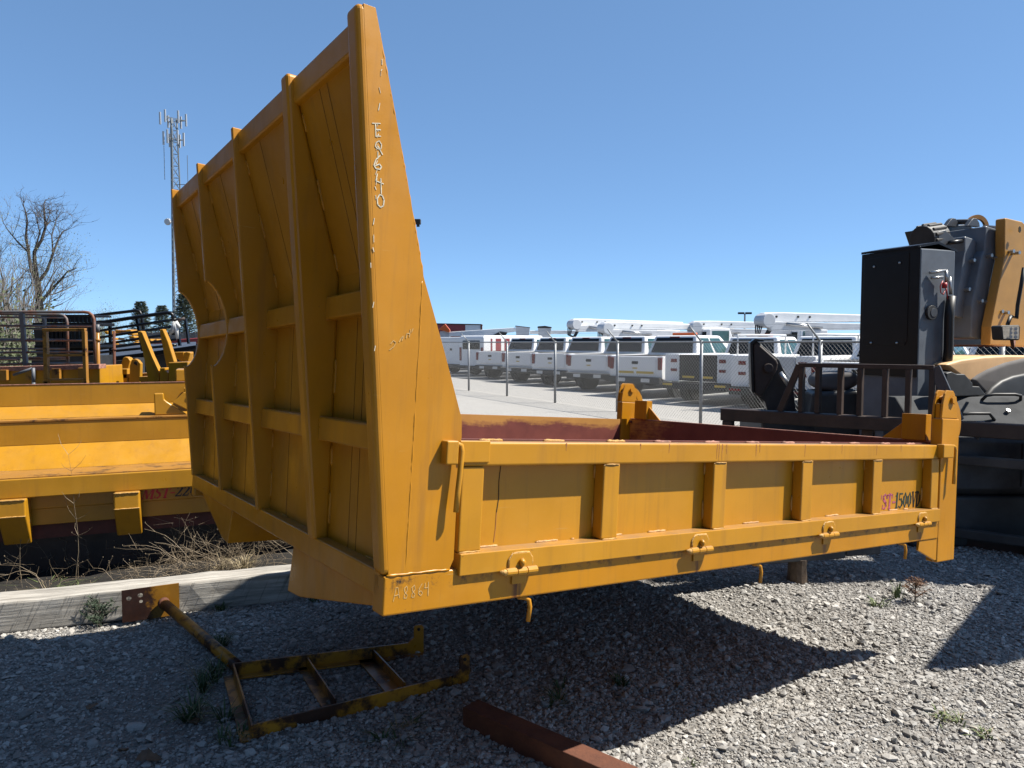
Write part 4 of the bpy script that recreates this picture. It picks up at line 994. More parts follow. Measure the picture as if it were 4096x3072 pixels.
# ================================================================== LEFT MIDDLE GROUND
def lslab(t, c0, name, px, Y, th, mat, bev=.006, parent=None):
    f = [at(a, b, Y) - c0 for a, b in px]
    return MB().extr(f, (0, th, 0)).build(name, mat, parent or t, bev)
g1 = lambda pts: [(a * .2712, 1150 + b * .2712) for a, b in pts]             # close-up of the far left
g2 = lambda pts: [(350 + a * .2712, 1150 + b * .2712) for a, b in pts]
def base_at(px, Y): p = at(px, 1500, Y); return Vector((p.x, p.y, 0))
def yellow_beds():
    specs = [('low yellow dump bed with rusty rim directly behind the orange yellow bed', [(-300, 1480), (400, 1462), (400, 1600), (-300, 1600)], 8.6, .5),
             ('yellow dump bed with notched corner blocks and bracket lugs', [(395, 1505), (760, 1490), (760, 1600), (395, 1600)], 9.2, .9),
             ('yellow dump bed holding two upright blades', [(560, 1512), (900, 1500), (900, 1620), (560, 1620)], 8.3, .45)]
    for i, (lb, px, Y, th) in enumerate(specs):
        c0 = base_at(px[0][0], Y); t = thing('dump_bed', lb, 'dump bed', c0)
        q = [at(a, b, Y) - c0 for a, b in px]; q[2].z = q[3].z = .25
        MB().extr(q, (0, th, 0)).build('side_wall', 'orange_yellow', t, .01)
        r = [Vector(q[0]) + Vector((0, -.02, .004)), Vector(q[1]) + Vector((0, -.02, .004)), Vector(q[1]) + Vector((0, -.02, -.05)), Vector(q[0]) + Vector((0, -.02, -.05))]
        MB().extr([v + Vector((0, 0, .012)) for v in r], (0, th * .3, 0)).build('rim', ('rust_pink', 'orange_frame', 'orange_yellow')[i], t, .004)
        for k in range(3):
            x = q[0].x + (q[1].x - q[0].x) * (.12 + .38 * k); part('skid', 'dark_steel', t, (x, x + .2, .05, th - .05, -.02, .249))
        if i == 0:
            for k in range(6):
                x = q[0].x + (q[1].x - q[0].x) * (.14 + .15 * k); z = q[0].z + (q[1].z - q[0].z) * (.14 + .15 * k)
                part('stake_pocket', 'orange_frame', t, (x, x + .09, -.06, -.001, z - .14, z - .02), bevel=.004)
        if i == 1:
            S = lambda nm, pts, dy, d, mat='orange_yellow': lslab(t, c0, nm, g2(pts), Y + dy, d, mat, .008)
            S('corner_block', [(245, 1290), (440, 1285), (450, 1420), (235, 1420)], -.15, .3)
            S('lug', [(300, 1280), (320, 1180), (385, 1175), (430, 1280)], -.05, .06)
            S('panel', [(420, 1200), (585, 1200), (590, 1420), (450, 1420)], -.02, .2)
            S('hook_plate', [(620, 1160), (650, 1060), (700, 1050), (740, 1070), (782, 1120), (775, 1420), (615, 1420)], -.25, .06)
            S('hook_eye', [(680, 1105), (705, 1085), (735, 1105), (732, 1155), (680, 1125)], -.256, .004, 'dark_gap')
            S('hook_plate', [(455, 1200), (500, 1110), (520, 1040), (560, 1020), (600, 1035), (632, 1080), (600, 1200)], .15, .10)
            S('corner_block', [(1240, 960), (1300, 950), (1420, 950), (1420, 1110), (1240, 1010)], .5, .3)
            S('hook_plate', [(1390, 1100), (1420, 960), (1460, 945), (1520, 965), (1480, 1110)], .35, .1)
        if i == 2:
            S = lambda nm, pts, dy, d, mat='orange_yellow': lslab(t, c0, nm, g2(pts), Y + dy, d, mat, .008)
            S('upright_blade', [(735, 645), (790, 640), (935, 1010), (1055, 1260), (1050, 1420), (900, 1420), (820, 990)], -.3, .10)
            S('blade_flange', [(790, 640), (803, 655), (950, 1010), (1060, 1250), (1055, 1290), (935, 1035)], -.33, .05)
            S('upright_blade', [(1057, 622), (1110, 610), (1190, 800), (1282, 1095), (1180, 1260), (1120, 960)], .10, .08)
            S('corner_block', [(1065, 1185), (1145, 1182), (1150, 1225), (1192, 1265), (1190, 1420), (1065, 1420)], -.35, .2)
            S('end_wall', [(1190, 1105), (1480, 1095), (1480, 1420), (1195, 1420)], -.4, .35)
yellow_beds()

def tube_gate(lb, outline, bars, stiles, Y, r, extra=None):
    c0 = base_at(150, Y); t = thing('tube_gate', lb, 'gate', c0, group='tube gates stacked behind the beds')
    P = lambda a, b, dy=0: at(*g1([(a, b)])[0], Y + dy) - c0
    MB().tube([P(*p) for p in outline], r, 10).build('gate_frame', 'tube_rust', t, smooth=True)
    for (a, ya, b, yb) in bars: MB().tube([P(a, ya), P(b, yb)], r * .75, 8).build('bar', 'tube_rust', t, smooth=True)
    for (xa, ya, xb, yb, w) in stiles:
        p, q = P(xa, ya, -.02), P(xb, yb, -.02); ww = w * .2712 * Y / FPX
        MB().loft([p, p + Vector((ww, 0, 0)), p + Vector((ww, .04, 0)), p + Vector((0, .04, 0))], [q, q + Vector((ww, 0, 0)), q + Vector((ww, .04, 0)), q + Vector((0, .04, 0))]).build('stile', 'tube_grey', t, .004)
    for a in (300, 1400 if extra is None else extra):       # feet reaching the ground behind the yellow bed
        q = P(a, 1290); MB().tube([q, Vector((q.x, q.y, -.03))], r, 8).build('foot', 'tube_rust', t, smooth=True)
tube_gate('large rusty tube gate with rounded top corner behind the orange yellow bed',
          [(-900, 345), (0, 362), (620, 360), (1240, 362), (1310, 372), (1360, 410), (1385, 470), (1395, 700), (1415, 1320)],
          [(-900, 560, 1375, 570), (-900, 785, 1385, 780), (-900, 970, 1390, 945), (-900, 1150, 1400, 1110), (-900, 1310, 1410, 1265), (-900, 1055, 290, 1060)],
          [(275, 365, 345, 1300, 62)], 9.6, .020)
tube_gate('smaller grey tube gate nested behind the large rusty gate',
          [(-900, 380, 0)[:2], (350, 395), (880, 400), (940, 415), (980, 460), (992, 520), (1005, 1220)],
          [(-900, 430, 980, 445), (350, 605, 990, 610), (-900, 755, 980, 770), (-900, 900, 985, 905), (-900, 1030, 990, 1035), (350, 1060, 990, 1055), (700, 1185, 1000, 1190)],
          [(622, 450, 640, 1200, 40)], 10.1, .018, 985)
def frames():
    Y = 8.2; c0 = base_at(240, Y); t = thing('angle_frame', 'orange painted steel frame of two openings standing against the tube gates', 'frame', c0)
    S = lambda nm, pts, th=.05: lslab(t, c0, nm, g1(pts), Y, th, 'orange_frame', .004)
    S('top_bar', [(615, 605), (1245, 600), (1245, 640), (618, 648)]); S('middle_bar', [(630, 985), (1260, 975), (1262, 1012), (632, 1022)])
    S('upright', [(622, 649), (680, 648), (703, 1420), (645, 1420)]); S('upright', [(1200, 641), (1252, 641), (1278, 1420), (1228, 1420)])
    S('bottom_bar', [(660, 1350), (1270, 1345), (1270, 1372), (660, 1375)])
    for a in (665, 1240):
        q = at(*g1([(a, 1380)])[0], Y) - c0; part('foot', 'orange_frame', t, (q.x - .03, q.x + .03, .0, .05, -.02, q.z), bevel=.004)
    for lb, a0, a1, mat, Y2 in (('slim orange pipe post with a clamp beside the gate corner', (1440, 545), (1455, 1380), 'orange_frame', 8.9), ):
        p, q = at(*g1([a0])[0], Y2), at(*g1([a1])[0], Y2); b0 = Vector((q.x, q.y, 0)); t2 = thing('pipe_post', lb, 'post', b0)
        MB().tube([p - b0, q - b0, Vector((0, 0, -.02))], .020, 12).build('pipe', mat, t2, smooth=True)
        MB().tube([(p - b0).lerp(q - b0, .25), (p - b0).lerp(q - b0, .30)], .027, 12).build('clamp', mat, t2, smooth=True)
        MB().tube([p - b0, (p - b0).lerp(q - b0, .14)], .023, 12).build('sleeve', 'tube_grey', t2, smooth=True)
    Y3 = 9.0; p, q = at(*g2([(392, 640)])[0], Y3), at(*g2([(400, 1290)])[0], Y3); b0 = Vector((q.x, q.y, 0))
    t3 = thing('pipe_post', 'thin rust red pipe post standing between black rails', 'post', b0)
    MB().tube([p - b0, q - b0, Vector((0, 0, -.02))], .016, 10).build('pipe', 'rust', t3, smooth=True)
    MB().tube([(p - b0).lerp(q - b0, .40), (p - b0).lerp(q - b0, .44)], .024, 10).build('clamp', 'rust', t3, smooth=True)
    # bent grey handle stub
    Y4 = 8.0; b0 = base_at(130, Y4); t4 = thing('bent_pipe', 'bent grey pipe stub leaning over the rim of the yellow bed', 'pipe', b0)
    P = lambda a, b: at(*g1([(a, b)])[0], Y4) - b0
    MB().tube([P(495, 1400), P(490, 1185)], .018, 10).build('stub', 'tube_grey', t4, smooth=True)
    MB().tube([P(470, 1195), P(200, 1290)], .014, 8).build('arm', 'tube_grey', t4, smooth=True)
    q = P(495, 1400); MB().tube([q, Vector((q.x, q.y, -.02))], .018, 10).build('leg', 'tube_grey', t4, smooth=True)
frames()
def slatted_guard():
    Y = 12.0; c0 = base_at(260, Y); t = thing('slatted_guard', 'black steel guard with rows of narrow slots behind the tube gates', 'guard', c0)
    S = lambda nm, pts, th, mat='black_paint', dy=0: lslab(t, c0, nm, g1(pts), Y + dy, th, mat, .006)
    S('header', [(600, 400), (1400, 400), (1400, 430), (600, 430)], .5); S('shelf', [(475, 520), (1400, 515), (1400, 560), (478, 575)], .6)
    S('back_plate', [(490, 620), (1400, 610), (1420, 1180), (560, 1180)], .1, 'black_matte', .45)
    for i, a in enumerate(range(610, 1400, 62)):
        S('slat', [(a, 431), (a + 36, 431), (a + 44, 515), (a + 4, 515)], .06); S('slat', [(a + 4, 576), (a + 44, 576), (a + 58, 850), (a + 10, 850)], .06)
    S('lower_beam', [(500, 850), (1420, 845), (1425, 885), (505, 895)], .5); S('base', [(520, 1010), (1420, 1000), (1420, 1260), (545, 1260)], .5, 'black_matte')
    part('leg', 'black_matte', t, (-.6, -.5, .1, .4, -.02, 1.5), (1.0, 1.1, .1, .4, -.02, 1.5))
slatted_guard()
def ramp_trailer():
    Y = 13.5; c0 = base_at(560, Y); t = thing('ramp_trailer', 'black flatbed ramp trailer with pipe side rails and sloping deck', 'trailer', c0)
    P = lambda a, b, dy=0: at(*g2([(a, b)])[0], Y + dy) - c0
    S = lambda nm, pts, th, mat, dy=0: lslab(t, c0, nm, g2(pts), Y + dy, th, mat, .008)
    # deck, its top seen from above as it slopes away
    m = MB(); d0 = [P(180, 1040), P(1600, 880), P(1600, 800, 2.2), P(180, 880, 2.2)]
    m.loft(d0, [v - Vector((0, 0, .05)) for v in d0]); m.build('deck', 'slate_paint', t)
    S('side_beam', [(180, 1045), (800, 965), (1600, 850), (1600, 905), (800, 1035), (180, 1110)], .12, 'black_paint', -.05)
    S('under_frame', [(650, 1060), (1600, 930), (1600, 1200), (700, 1260)], 1.2, 'black_matte', .1)
    def rail(pts, r=.034, dy=0): MB().tube([P(*p, dy) for p in pts], r, 8).build('side_rail', 'black_paint', t, smooth=True)
    rail([(100, 415), (720, 340), (765, 350), (790, 395), (800, 450), (850, 760)], .032, 1.6)
    rail([(130, 515), (260, 508), (700, 440), (1180, 372), (1225, 375), (1255, 405), (1265, 470)])
    for ya, yb in ((640, 470), (740, 570), (850, 675), (905, 765), (960, 850)): rail([(170, ya), (700, (ya + yb) / 2 + 2), (1310, yb)], .024)
    for (xa, ya, xb, yb, w) in ((300, 510, 325, 1180, 34), (700, 450, 790, 940, 34), (1280, 475, 1335, 860, 34), (1420, 460, 1470, 830, 26)):
        p, q = P(xa, ya), P(xb, yb); ww = w * .2712 * Y / FPX
        MB().loft([p, p + Vector((ww, 0, 0)), p + Vector((ww, .06, 0)), p + Vector((0, .06, 0))], [q, q + Vector((ww, 0, 0)), q + Vector((ww, .06, 0)), q + Vector((0, .06, 0))]).build('stake', 'black_paint', t)
    MB().tube([P(1300, 490), P(1435, 460)], .03, 8).build('side_rail', 'dark_steel', t, smooth=True)
    for x in (0.2, 1.6): MB().tube([(x, .3, .42), (x, .55, .42)], .42, 18).build('wheel', 'tyre', t, .03)
    # white plastic rag tied on the rail
    m = MB(); c = P(1295, 515, -.05); rr = random.Random(3)
    for k in range(5): m.tube([c, c + Vector((rr.uniform(-.12, .12), rr.uniform(-.05, .05), rr.uniform(-.32, .04)))], [.05, .025], 5)
    m.build('rag', 'label_white', t, smooth=True)
ramp_trailer()
def far_left_things():
    Y = 17.0; c0 = base_at(520, Y); t = thing('excavator_part', 'yellow machine frame with square plates seen through the trailer rails', 'machine', c0)
    S = lambda nm, pts, dy=0, mat='orange_yellow', th=.5: lslab(t, c0, nm, g2(pts), Y + dy, th, mat, .02)
    S('arm', [(240, 640), (300, 640), (310, 690), (260, 690)]); S('beam', [(400, 620), (510, 630), (620, 615), (640, 660), (420, 690)], .2, 'orange_frame')
    for k in range(5): S('track_plate', [(545 + 28 * k, 625 + 45 * k), (640 + 22 * k, 620 + 45 * k), (650 + 22 * k, 655 + 45 * k), (560 + 28 * k, 662 + 45 * k)])
    for k in range(4): S('track_plate', [(320 + 10 * k, 740 + 42 * k), (385 + 8 * k, 740 + 42 * k), (390 + 8 * k, 775 + 42 * k), (330 + 10 * k, 775 + 42 * k)])
    S('body', [(300, 860), (760, 830), (760, 1300), (300, 1300)], .6, 'black_matte', .8)
    Y = 22; c0 = base_at(700, Y); t = thing('flat_deck', 'red brown flat deck trailer standing beyond the ramp trailer', 'trailer', c0)
    lslab(t, c0, 'deck', g2([(860, 830), (880, 800), (1650, 740), (1650, 830)]), Y, 3.0, 'trailer_red', .02)
    lslab(t, c0, 'frame', g2([(860, 835), (1650, 832), (1650, 1010), (860, 1010)]), Y + .2, 2.4, 'dark_steel', .02)
    for k in range(4): lslab(t, c0, 'chain_box', g2([(880 + 90 * k, 770), (930 + 90 * k, 755), (940 + 90 * k, 795), (880 + 90 * k, 800)]), Y + .5, .4, 'orange_yellow', .02)
    q = at(560, 1420, Y); part('axle', 'tyre', t, (-.8, .8, .5, 2.0, -.02, .8), bevel=.1)
    Y = 40; c0 = base_at(660, Y); t = thing('board_fence', 'grey weathered board fence in front of the dark conifers', 'fence', c0)
    a, b = at(*g2([(820, 640)])[0], Y) - c0, at(*g2([(2600, 630)])[0], Y) - c0
    n = 64
    for i in range(n):
        x = a.x + (b.x - a.x) * i / n; w_ = (b.x - a.x) / n - .02; hh = 1.75 + .06 * ((i * 37) % 5) / 5
        part('board', 'fence_wood', t, (x, x + w_, 0, .04, -.02, a.z - .1 + hh - 1.75))
    part('rail', 'fence_wood', t, (a.x, b.x, .045, .1, .9, 1.0))
far_left_things()

# ================================================================== TOWER, TREES
def tower():
    Y = 130; b0 = at(716, 1420, Y); b0.z = 0
    t = thing('cell_tower', 'tall grey lattice cell tower with panel antennas against the sky', 'tower', b0)
    top = at(716, 445, Y).z; n = 20
    def leg(k, u):
        w = 2.3 * (1 - u) + .95 * u; a = k * 2.0944 + .55; return Vector((math.cos(a) * w * .62, math.sin(a) * w * .62, top * .97 * u))
    for k in range(3): MB().tube([leg(k, i / n) for i in range(n + 1)], .13, 5).build('leg', 'tower_steel', t, smooth=True)
    m = MB()
    for i in range(n):
        for k in range(3):
            m.tube([leg(k, i / n), leg((k + 1) % 3, (i + 1) / n)], .05, 3); m.tube([leg((k + 1) % 3, i / n), leg(k, (i + 1) / n)], .05, 3); m.tube([leg(k, i / n), leg((k + 1) % 3, i / n)], .05, 3)
    m.build('lattice', 'tower_steel', t)['kind'] = 'stuff'
    for z, r, h, na in ((top * .965, 2.05, 2.1, 6), (top * .885, 1.6, 2.3, 6)):
        ring = MB()
        for k in range(3):
            a, b = k * 2.0944 + .3, (k + 1) * 2.0944 + .3
            ring.tube([(math.cos(a) * r, math.sin(a) * r, z), (math.cos(b) * r, math.sin(b) * r, z)], .07, 4); ring.tube([(0, 0, z), (math.cos(a) * r, math.sin(a) * r, z)], .07, 4)
        ring.build('platform', 'tower_steel', t)
        for k in range(na):
            a = k * 6.283 / na + .3; x, y = math.cos(a) * r, math.sin(a) * r
            part('antenna', 'antenna', t, (x - .15, x + .15, y - .10, y + .10, z - h * .45, z + h * .55), bevel=.03)
    MB().tube([(2.3, 0, top * .66), (2.3, 0, top * .82)], .05, 4).build('whip_antenna', 'tower_steel', t); MB().tube([(0, 0, top * .70), (2.4, 0, top * .70)], .07, 4).build('arm', 'tower_steel', t)
    MB().tube([(-1.7, 0, top * .72), (-1.7, 0, top * .86)], .05, 4).build('whip_antenna', 'tower_steel', t)
    MB().tube([(-1.2, -.3, top * .545), (-1.2, -.7, top * .545)], [.62, .5], 14).build('dish', 'antenna', t, .05)
tower()
def bare_tree(lb, px, Y, h, seed, leafy=0, mat='bark', spread=.55, lm='bud_green', lean=0, depth=5, group='bare trees at the edge of the wood', br=3, thick=.022):
    b0 = base_at(px, Y); rr = random.Random(seed); t = thing('bare_tree', lb, 'tree', b0, group=group)
    trunk = MB(); crown = MB(); leaves = MB()
    def leaf(p):
        for _ in range(leafy):
            c = p + Vector((rr.gauss(0, .22), rr.gauss(0, .22), rr.gauss(0, .22))); s = rr.uniform(.012, .034)
            u = Vector((rr.gauss(0, 1), rr.gauss(0, 1), rr.gauss(0, 1))).normalized(); v = u.orthogonal().normalized()
            leaves.add([c - u * s, c + v * s * .6, c + u * s, c - v * s * .6], [(0, 1, 2, 3)])
    def grow(p, d, L, r, lv):
        n = 4; pts = [p]; rs = [r]; dd = d.copy()
        for i in range(n):
            dd = (dd + Vector((rr.gauss(0, .13), rr.gauss(0, .13), rr.gauss(0, .07) + .05 * (lv > 0)))).normalized()
            p = p + dd * L / n; pts.append(p); rs.append(r * (1 - .42 * (i + 1) / n))
        (trunk if lv == 0 else crown).tube(pts, rs, 6 if lv < 2 else 4 if lv < 3 else 3, cap=False)
        if lv >= depth - 1:
            if leafy: leaf(p)
            return
        for k in range(br + (1 if rr.random() < .4 else 0)):
            j = rr.randint(1 if lv else 2, n); a = rr.uniform(0, 6.283); q = dd.orthogonal().normalized(); q = Matrix.Rotation(a, 3, dd) @ q
            nd = (dd * rr.uniform(.65, 1.0) + q * spread * rr.uniform(.7, 1.4)).normalized()
            grow(pts[j], nd, L * rr.uniform(.58, .82), rs[j] * rr.uniform(.5, .72), lv + 1)
    grow(Vector((0, 0, -.1)), Vector((lean, 0, 1)).normalized(), h * .36, h * thick, 0)
    trunk.build('trunk', mat, t, smooth=True); crown.build('crown', mat, t, recalc=False)
    if leafy: o = leaves.build('buds', lm, t, recalc=False); o['kind'] = 'stuff'
def forked_tree():
    Y = 34; b0 = base_at(157, Y); t = thing('bare_tree', 'tall bare tree with dark forked trunk above the tube gate', 'tree', b0, group='bare trees at the edge of the wood')
    P = lambda a, b, dy=0: at(a * .482, 700 + b * .482, Y + dy) - b0
    rr = random.Random(5); trunk = MB(); crown = MB()
    trunk.tube([Vector((0, 0, -.1)), P(330, 1120), P(322, 1000), P(312, 880)], [.21, .17, .15, .13], 8)
    limbs = [([(312, 890), (258, 790), (236, 640), (216, 500), (226, 380), (206, 280), (186, 242)], .085, -.6), ([(310, 880), (290, 740), (284, 640), (345, 540), (378, 430), (370, 330), (364, 240), (380, 203)], .10, .4),
             ([(318, 890), (392, 790), (440, 650), (482, 540), (520, 470), (560, 452)], .075, .9), ([(338, 1060), (420, 955), (505, 870), (560, 800), (640, 772)], .075, .0), ([(236, 640), (150, 560), (60, 450), (20, 380)], .045, -.5), ([(378, 430), (420, 380), (470, 400)], .035, .6), ([(378, 440), (400, 350), (412, 310)], .03, .2), ([(284, 640), (330, 480), (310, 380), (290, 320)], .045, -.2), ([(440, 650), (430, 500), (465, 380), (470, 350)], .04, .8)]
    def twig(p, d, L, r, lv):
        pts = [p]
        for k in range(3):
            d = (d + Vector((rr.gauss(0, .22), rr.gauss(0, .22), rr.gauss(.05, .15)))).normalized(); p = p + d * L / 3; pts.append(p)
        crown.tube(pts, [r, r * .75, r * .5, r * .3], 3, cap=False)
        if lv < 2:
            for _ in range(3): q = pts[rr.randint(1, 3)]; twig(q, (d + Vector((rr.gauss(0, .6), rr.gauss(0, .6), rr.gauss(.1, .4)))).normalized(), L * .6, r * .55, lv + 1)
    for pts, r, dy in limbs:
        v = [P(a, b, dy * k / len(pts)) for k, (a, b) in enumerate(pts)]; n = len(v); crown.tube(v, [r * (1 - .82 * k / (n - 1)) for k in range(n)], 6, cap=False)
        for k in range(1, n):
            for _ in range(3): twig(v[k - 1].lerp(v[k], rr.random()), Vector((rr.gauss(0, .7), rr.gauss(0, .7), rr.uniform(-.1, 1))).normalized(), rr.uniform(.5, 1.1), .016, 0)
    trunk.build('trunk', 'bark', t, smooth=True); crown.build('crown', 'bark', t, recalc=False)
forked_tree()
bare_tree('budding tree with thin grey stems at the wood edge', -30, 32, 9.0, 8, leafy=5, mat='bark_grey', depth=6)
bare_tree('leaning bare tree with crooked dark trunk in the wood edge', 62, 30, 6.5, 15, leafy=2, mat='bark', lean=.15, thick=.014, depth=6)
bare_tree('low spreading bare tree beside the tall forked tree', 225, 36, 5.0, 4, leafy=2, thick=.014, mat='bark_grey', spread=.8, lean=.3, depth=5)
bare_tree('small fan shaped bare tree with fine upright twigs', 322, 44, 6.4, 33, mat='bark_grey', spread=.5, depth=5, br=4, thick=.014)
bare_tree('pale green budding bush tree near the black trailer rails', 430, 46, 5.4, 41, leafy=7, mat='bark_grey', spread=.6, depth=5, br=4, thick=.014)
bare_tree('light green budding sapling in front of the wood', 370, 43, 4.6, 52, leafy=7, mat='bark_grey', spread=.6, depth=5, br=4, thick=.014)
bare_tree('slender budding tree partly outside the wood', -160, 30, 9.5, 61, leafy=5, mat='bark_grey', depth=6)
def conifer(lb, px, Y, h, seed):
    b0 = base_at(px, Y); rr = random.Random(seed); t = thing('conifer', lb, 'tree', b0, group='dark conifers beyond the trailers')
    MB().tube([(0, 0, -.1), (0, 0, h)], [h * .025, .02], 6).build('trunk', 'bark', t, smooth=True)
    m = MB()
    for i in range(5200):
        u = rr.random() ** .8; z = h * (.06 + .94 * u); R = h * .31 * (1 - u) ** .8 * (.55 + .45 * math.sin(u * 40 + seed) ** 2) + .12
        a = rr.uniform(0, 6.283); q = rr.random() ** .7 * R; p = Vector((math.cos(a) * q, math.sin(a) * q, z - q * .12)); s = h * .034 * rr.uniform(.6, 1.4)
        d = Vector((math.cos(a), math.sin(a), rr.uniform(-.1, .5))).normalized(); v = Vector((-d.y, d.x, rr.uniform(-.6, .6)))
        m.add([p, p + d * s + v * s * .25, p + d * s * 1.5, p + d * s - v * s * .25], [(0, 1, 2, 3)])
    o = m.build('crown', 'conifer', t, recalc=False)
conifer('dark conifer behind the end of the trailer rail', 570, 58, 4.9, 1)
conifer('dark conifer just left of the lattice tower foot', 655, 56, 4.5, 2)
conifer('broad dark conifer right of the lattice tower foot', 745, 50, 5.0, 3)
conifer('dark conifer half hidden by the ribbed headboard', 840, 52, 4.8, 4)
def brush():
    m = MB(); rr = random.Random(77)
    for i in range(30000):
        Y = rr.uniform(22, 34); px = rr.uniform(-900, 340); p = base_at(px, Y); z = abs(rr.gauss(0, 1.1)) + rr.uniform(0, .4)
        if px > 230: z *= .5
        c = Vector((p.x, p.y, z)); s = rr.uniform(.025, .075); u = Vector((rr.gauss(0, 1), rr.gauss(0, 1), rr.gauss(0, 1))).normalized(); v = u.orthogonal()
        m.add([c - u * s, c + v * s * .7, c + u * s, c - v * s * .7], [(0, 1, 2, 3)])
    tag(m.build('undergrowth', 'brush_green', recalc=False), 'green spring undergrowth along the wood edge', 'undergrowth', kind='stuff')
    m = MB()
    for i in range(2600):
        Y = rr.uniform(26, 40); px = rr.uniform(-1200, 300); p = base_at(px, Y); h = rr.uniform(1.5, 5.5) * (1 if px < 150 else .55)
        d = Vector((rr.gauss(0, .22), rr.gauss(0, .22), 1)); m.tube([p, p + d * h * .5, p + d * h + Vector((rr.gauss(0, .3), rr.gauss(0, .3), 0))], [.022, .014, .005], 3, cap=False)
    tag(m.build('twig_thicket', 'bark_grey', recalc=False), 'grey brown thicket of bare saplings at the wood edge', 'thicket', kind='stuff')
brush()
def blocker_wood_mass():
    m = MB(); rr = random.Random(31)
    def spot():                                   # unseen belt, added left of and behind the camera to dim the headboard
        q = rr.random()
        if q < .45: return -13 - 12 * rr.random(), -14 + 18 * rr.random()
        if q < .75: return -12 + 9.5 * rr.random(), -7.5 - 9 * rr.random()
        return -16 - 16 * rr.random(), 4 + 14 * rr.random()
    for i in range(46000):
        x, y = spot(); z = 10 * rr.random() ** .8; s = rr.uniform(.18, .46)
        c = Vector((x, y, z)); u = Vector((rr.gauss(0, 1), rr.gauss(0, 1), rr.gauss(0, 1))).normalized(); v = u.orthogonal()
        m.add([c - u * s, c + v * s * .7, c + u * s, c - v * s * .7], [(0, 1, 2, 3)])
    for i in range(220):
        x, y = spot(); h = rr.uniform(7, 11); m.tube([(x, y, -.1), (x + rr.gauss(0, .4), y + rr.gauss(0, .4), h)], [.16, .04], 5, cap=False)
    tag(m.build('blocker_wood', 'wood_dark', recalc=False), 'unseen dense wood added left of and behind the camera to block sky light', 'blocker_wood', kind='stuff')
blocker_wood_mass()

# ================================================================== PARKED TRUCKS BEYOND THE FENCE
HEAD = Vector((.74, .67, 0)).normalized(); HANG = math.atan2(HEAD.y, HEAD.x)
def wheel(t, x, y, r=.40, w=.26):
    s = 1 if y > 0 else -1
    tt = MB().tube([(x, y - s * w / 2, r), (x, y + s * w / 2, r)], r, 18).build('wheel', 'tyre', t, .03)
    MB().tube([(x, y + s * w / 2 - .02 * s, r), (x, y + s * (w / 2 + .012), r)], r * .62, 14).build('rim', 'rim', tt, .02)
def cab(t, x0, z0, L, Hc, w=.97):
    """greenhouse with raked glass"""
    b = [(x0, -w, z0), (x0 + L, -w, z0), (x0 + L, w, z0), (x0, w, z0)]; k = .82
    tp = [(x0 + L * .10, -w * k, z0 + Hc), (x0 + L * .66, -w * k, z0 + Hc), (x0 + L * .66, w * k, z0 + Hc), (x0 + L * .10, w * k, z0 + Hc)]
    c = MB().loft(b, tp).build('cab_roof', 'truck_white', t, .06, seg=3)
    def pane(A, B, Cc, D, u0, u1, v0, v1, n):
        A, B, Cc, D = map(Vector, (A, B, Cc, D)); f = lambda u, v: A.lerp(B, u).lerp(D.lerp(Cc, u), v)
        q = [f(u0, v0), f(u1, v0), f(u1, v1), f(u0, v1)]; nn = (q[1] - q[0]).cross(q[3] - q[0]).normalized()
        if nn.dot(Vector(n)) < 0: nn = -nn
        return MB().extr([p + nn * .004 for p in q], nn * .010)
    pane(b[0], b[3], tp[3], tp[0], .08, .92, .14, .88, (-1, 0, 0)).build('rear_window', 'glass', t)
    for s, i in ((-1, 0), (1, 1)):
        A, B, Cc, D = (b[0], b[1], tp[1], tp[0]) if i == 0 else (b[3], b[2], tp[2], tp[3])
        pane(A, B, Cc, D, .10, .42, .14, .86, (0, s, 0)).build('side_window', 'glass_teal', t); pane(A, B, Cc, D, .48, .84, .14, .86, (0, s, 0)).build('side_window', 'glass_teal', t)
    pane(b[1], b[2], tp[2], tp[1], .06, .94, .1, .9, (1, 0, .5)).build('windscreen', 'glass', t)
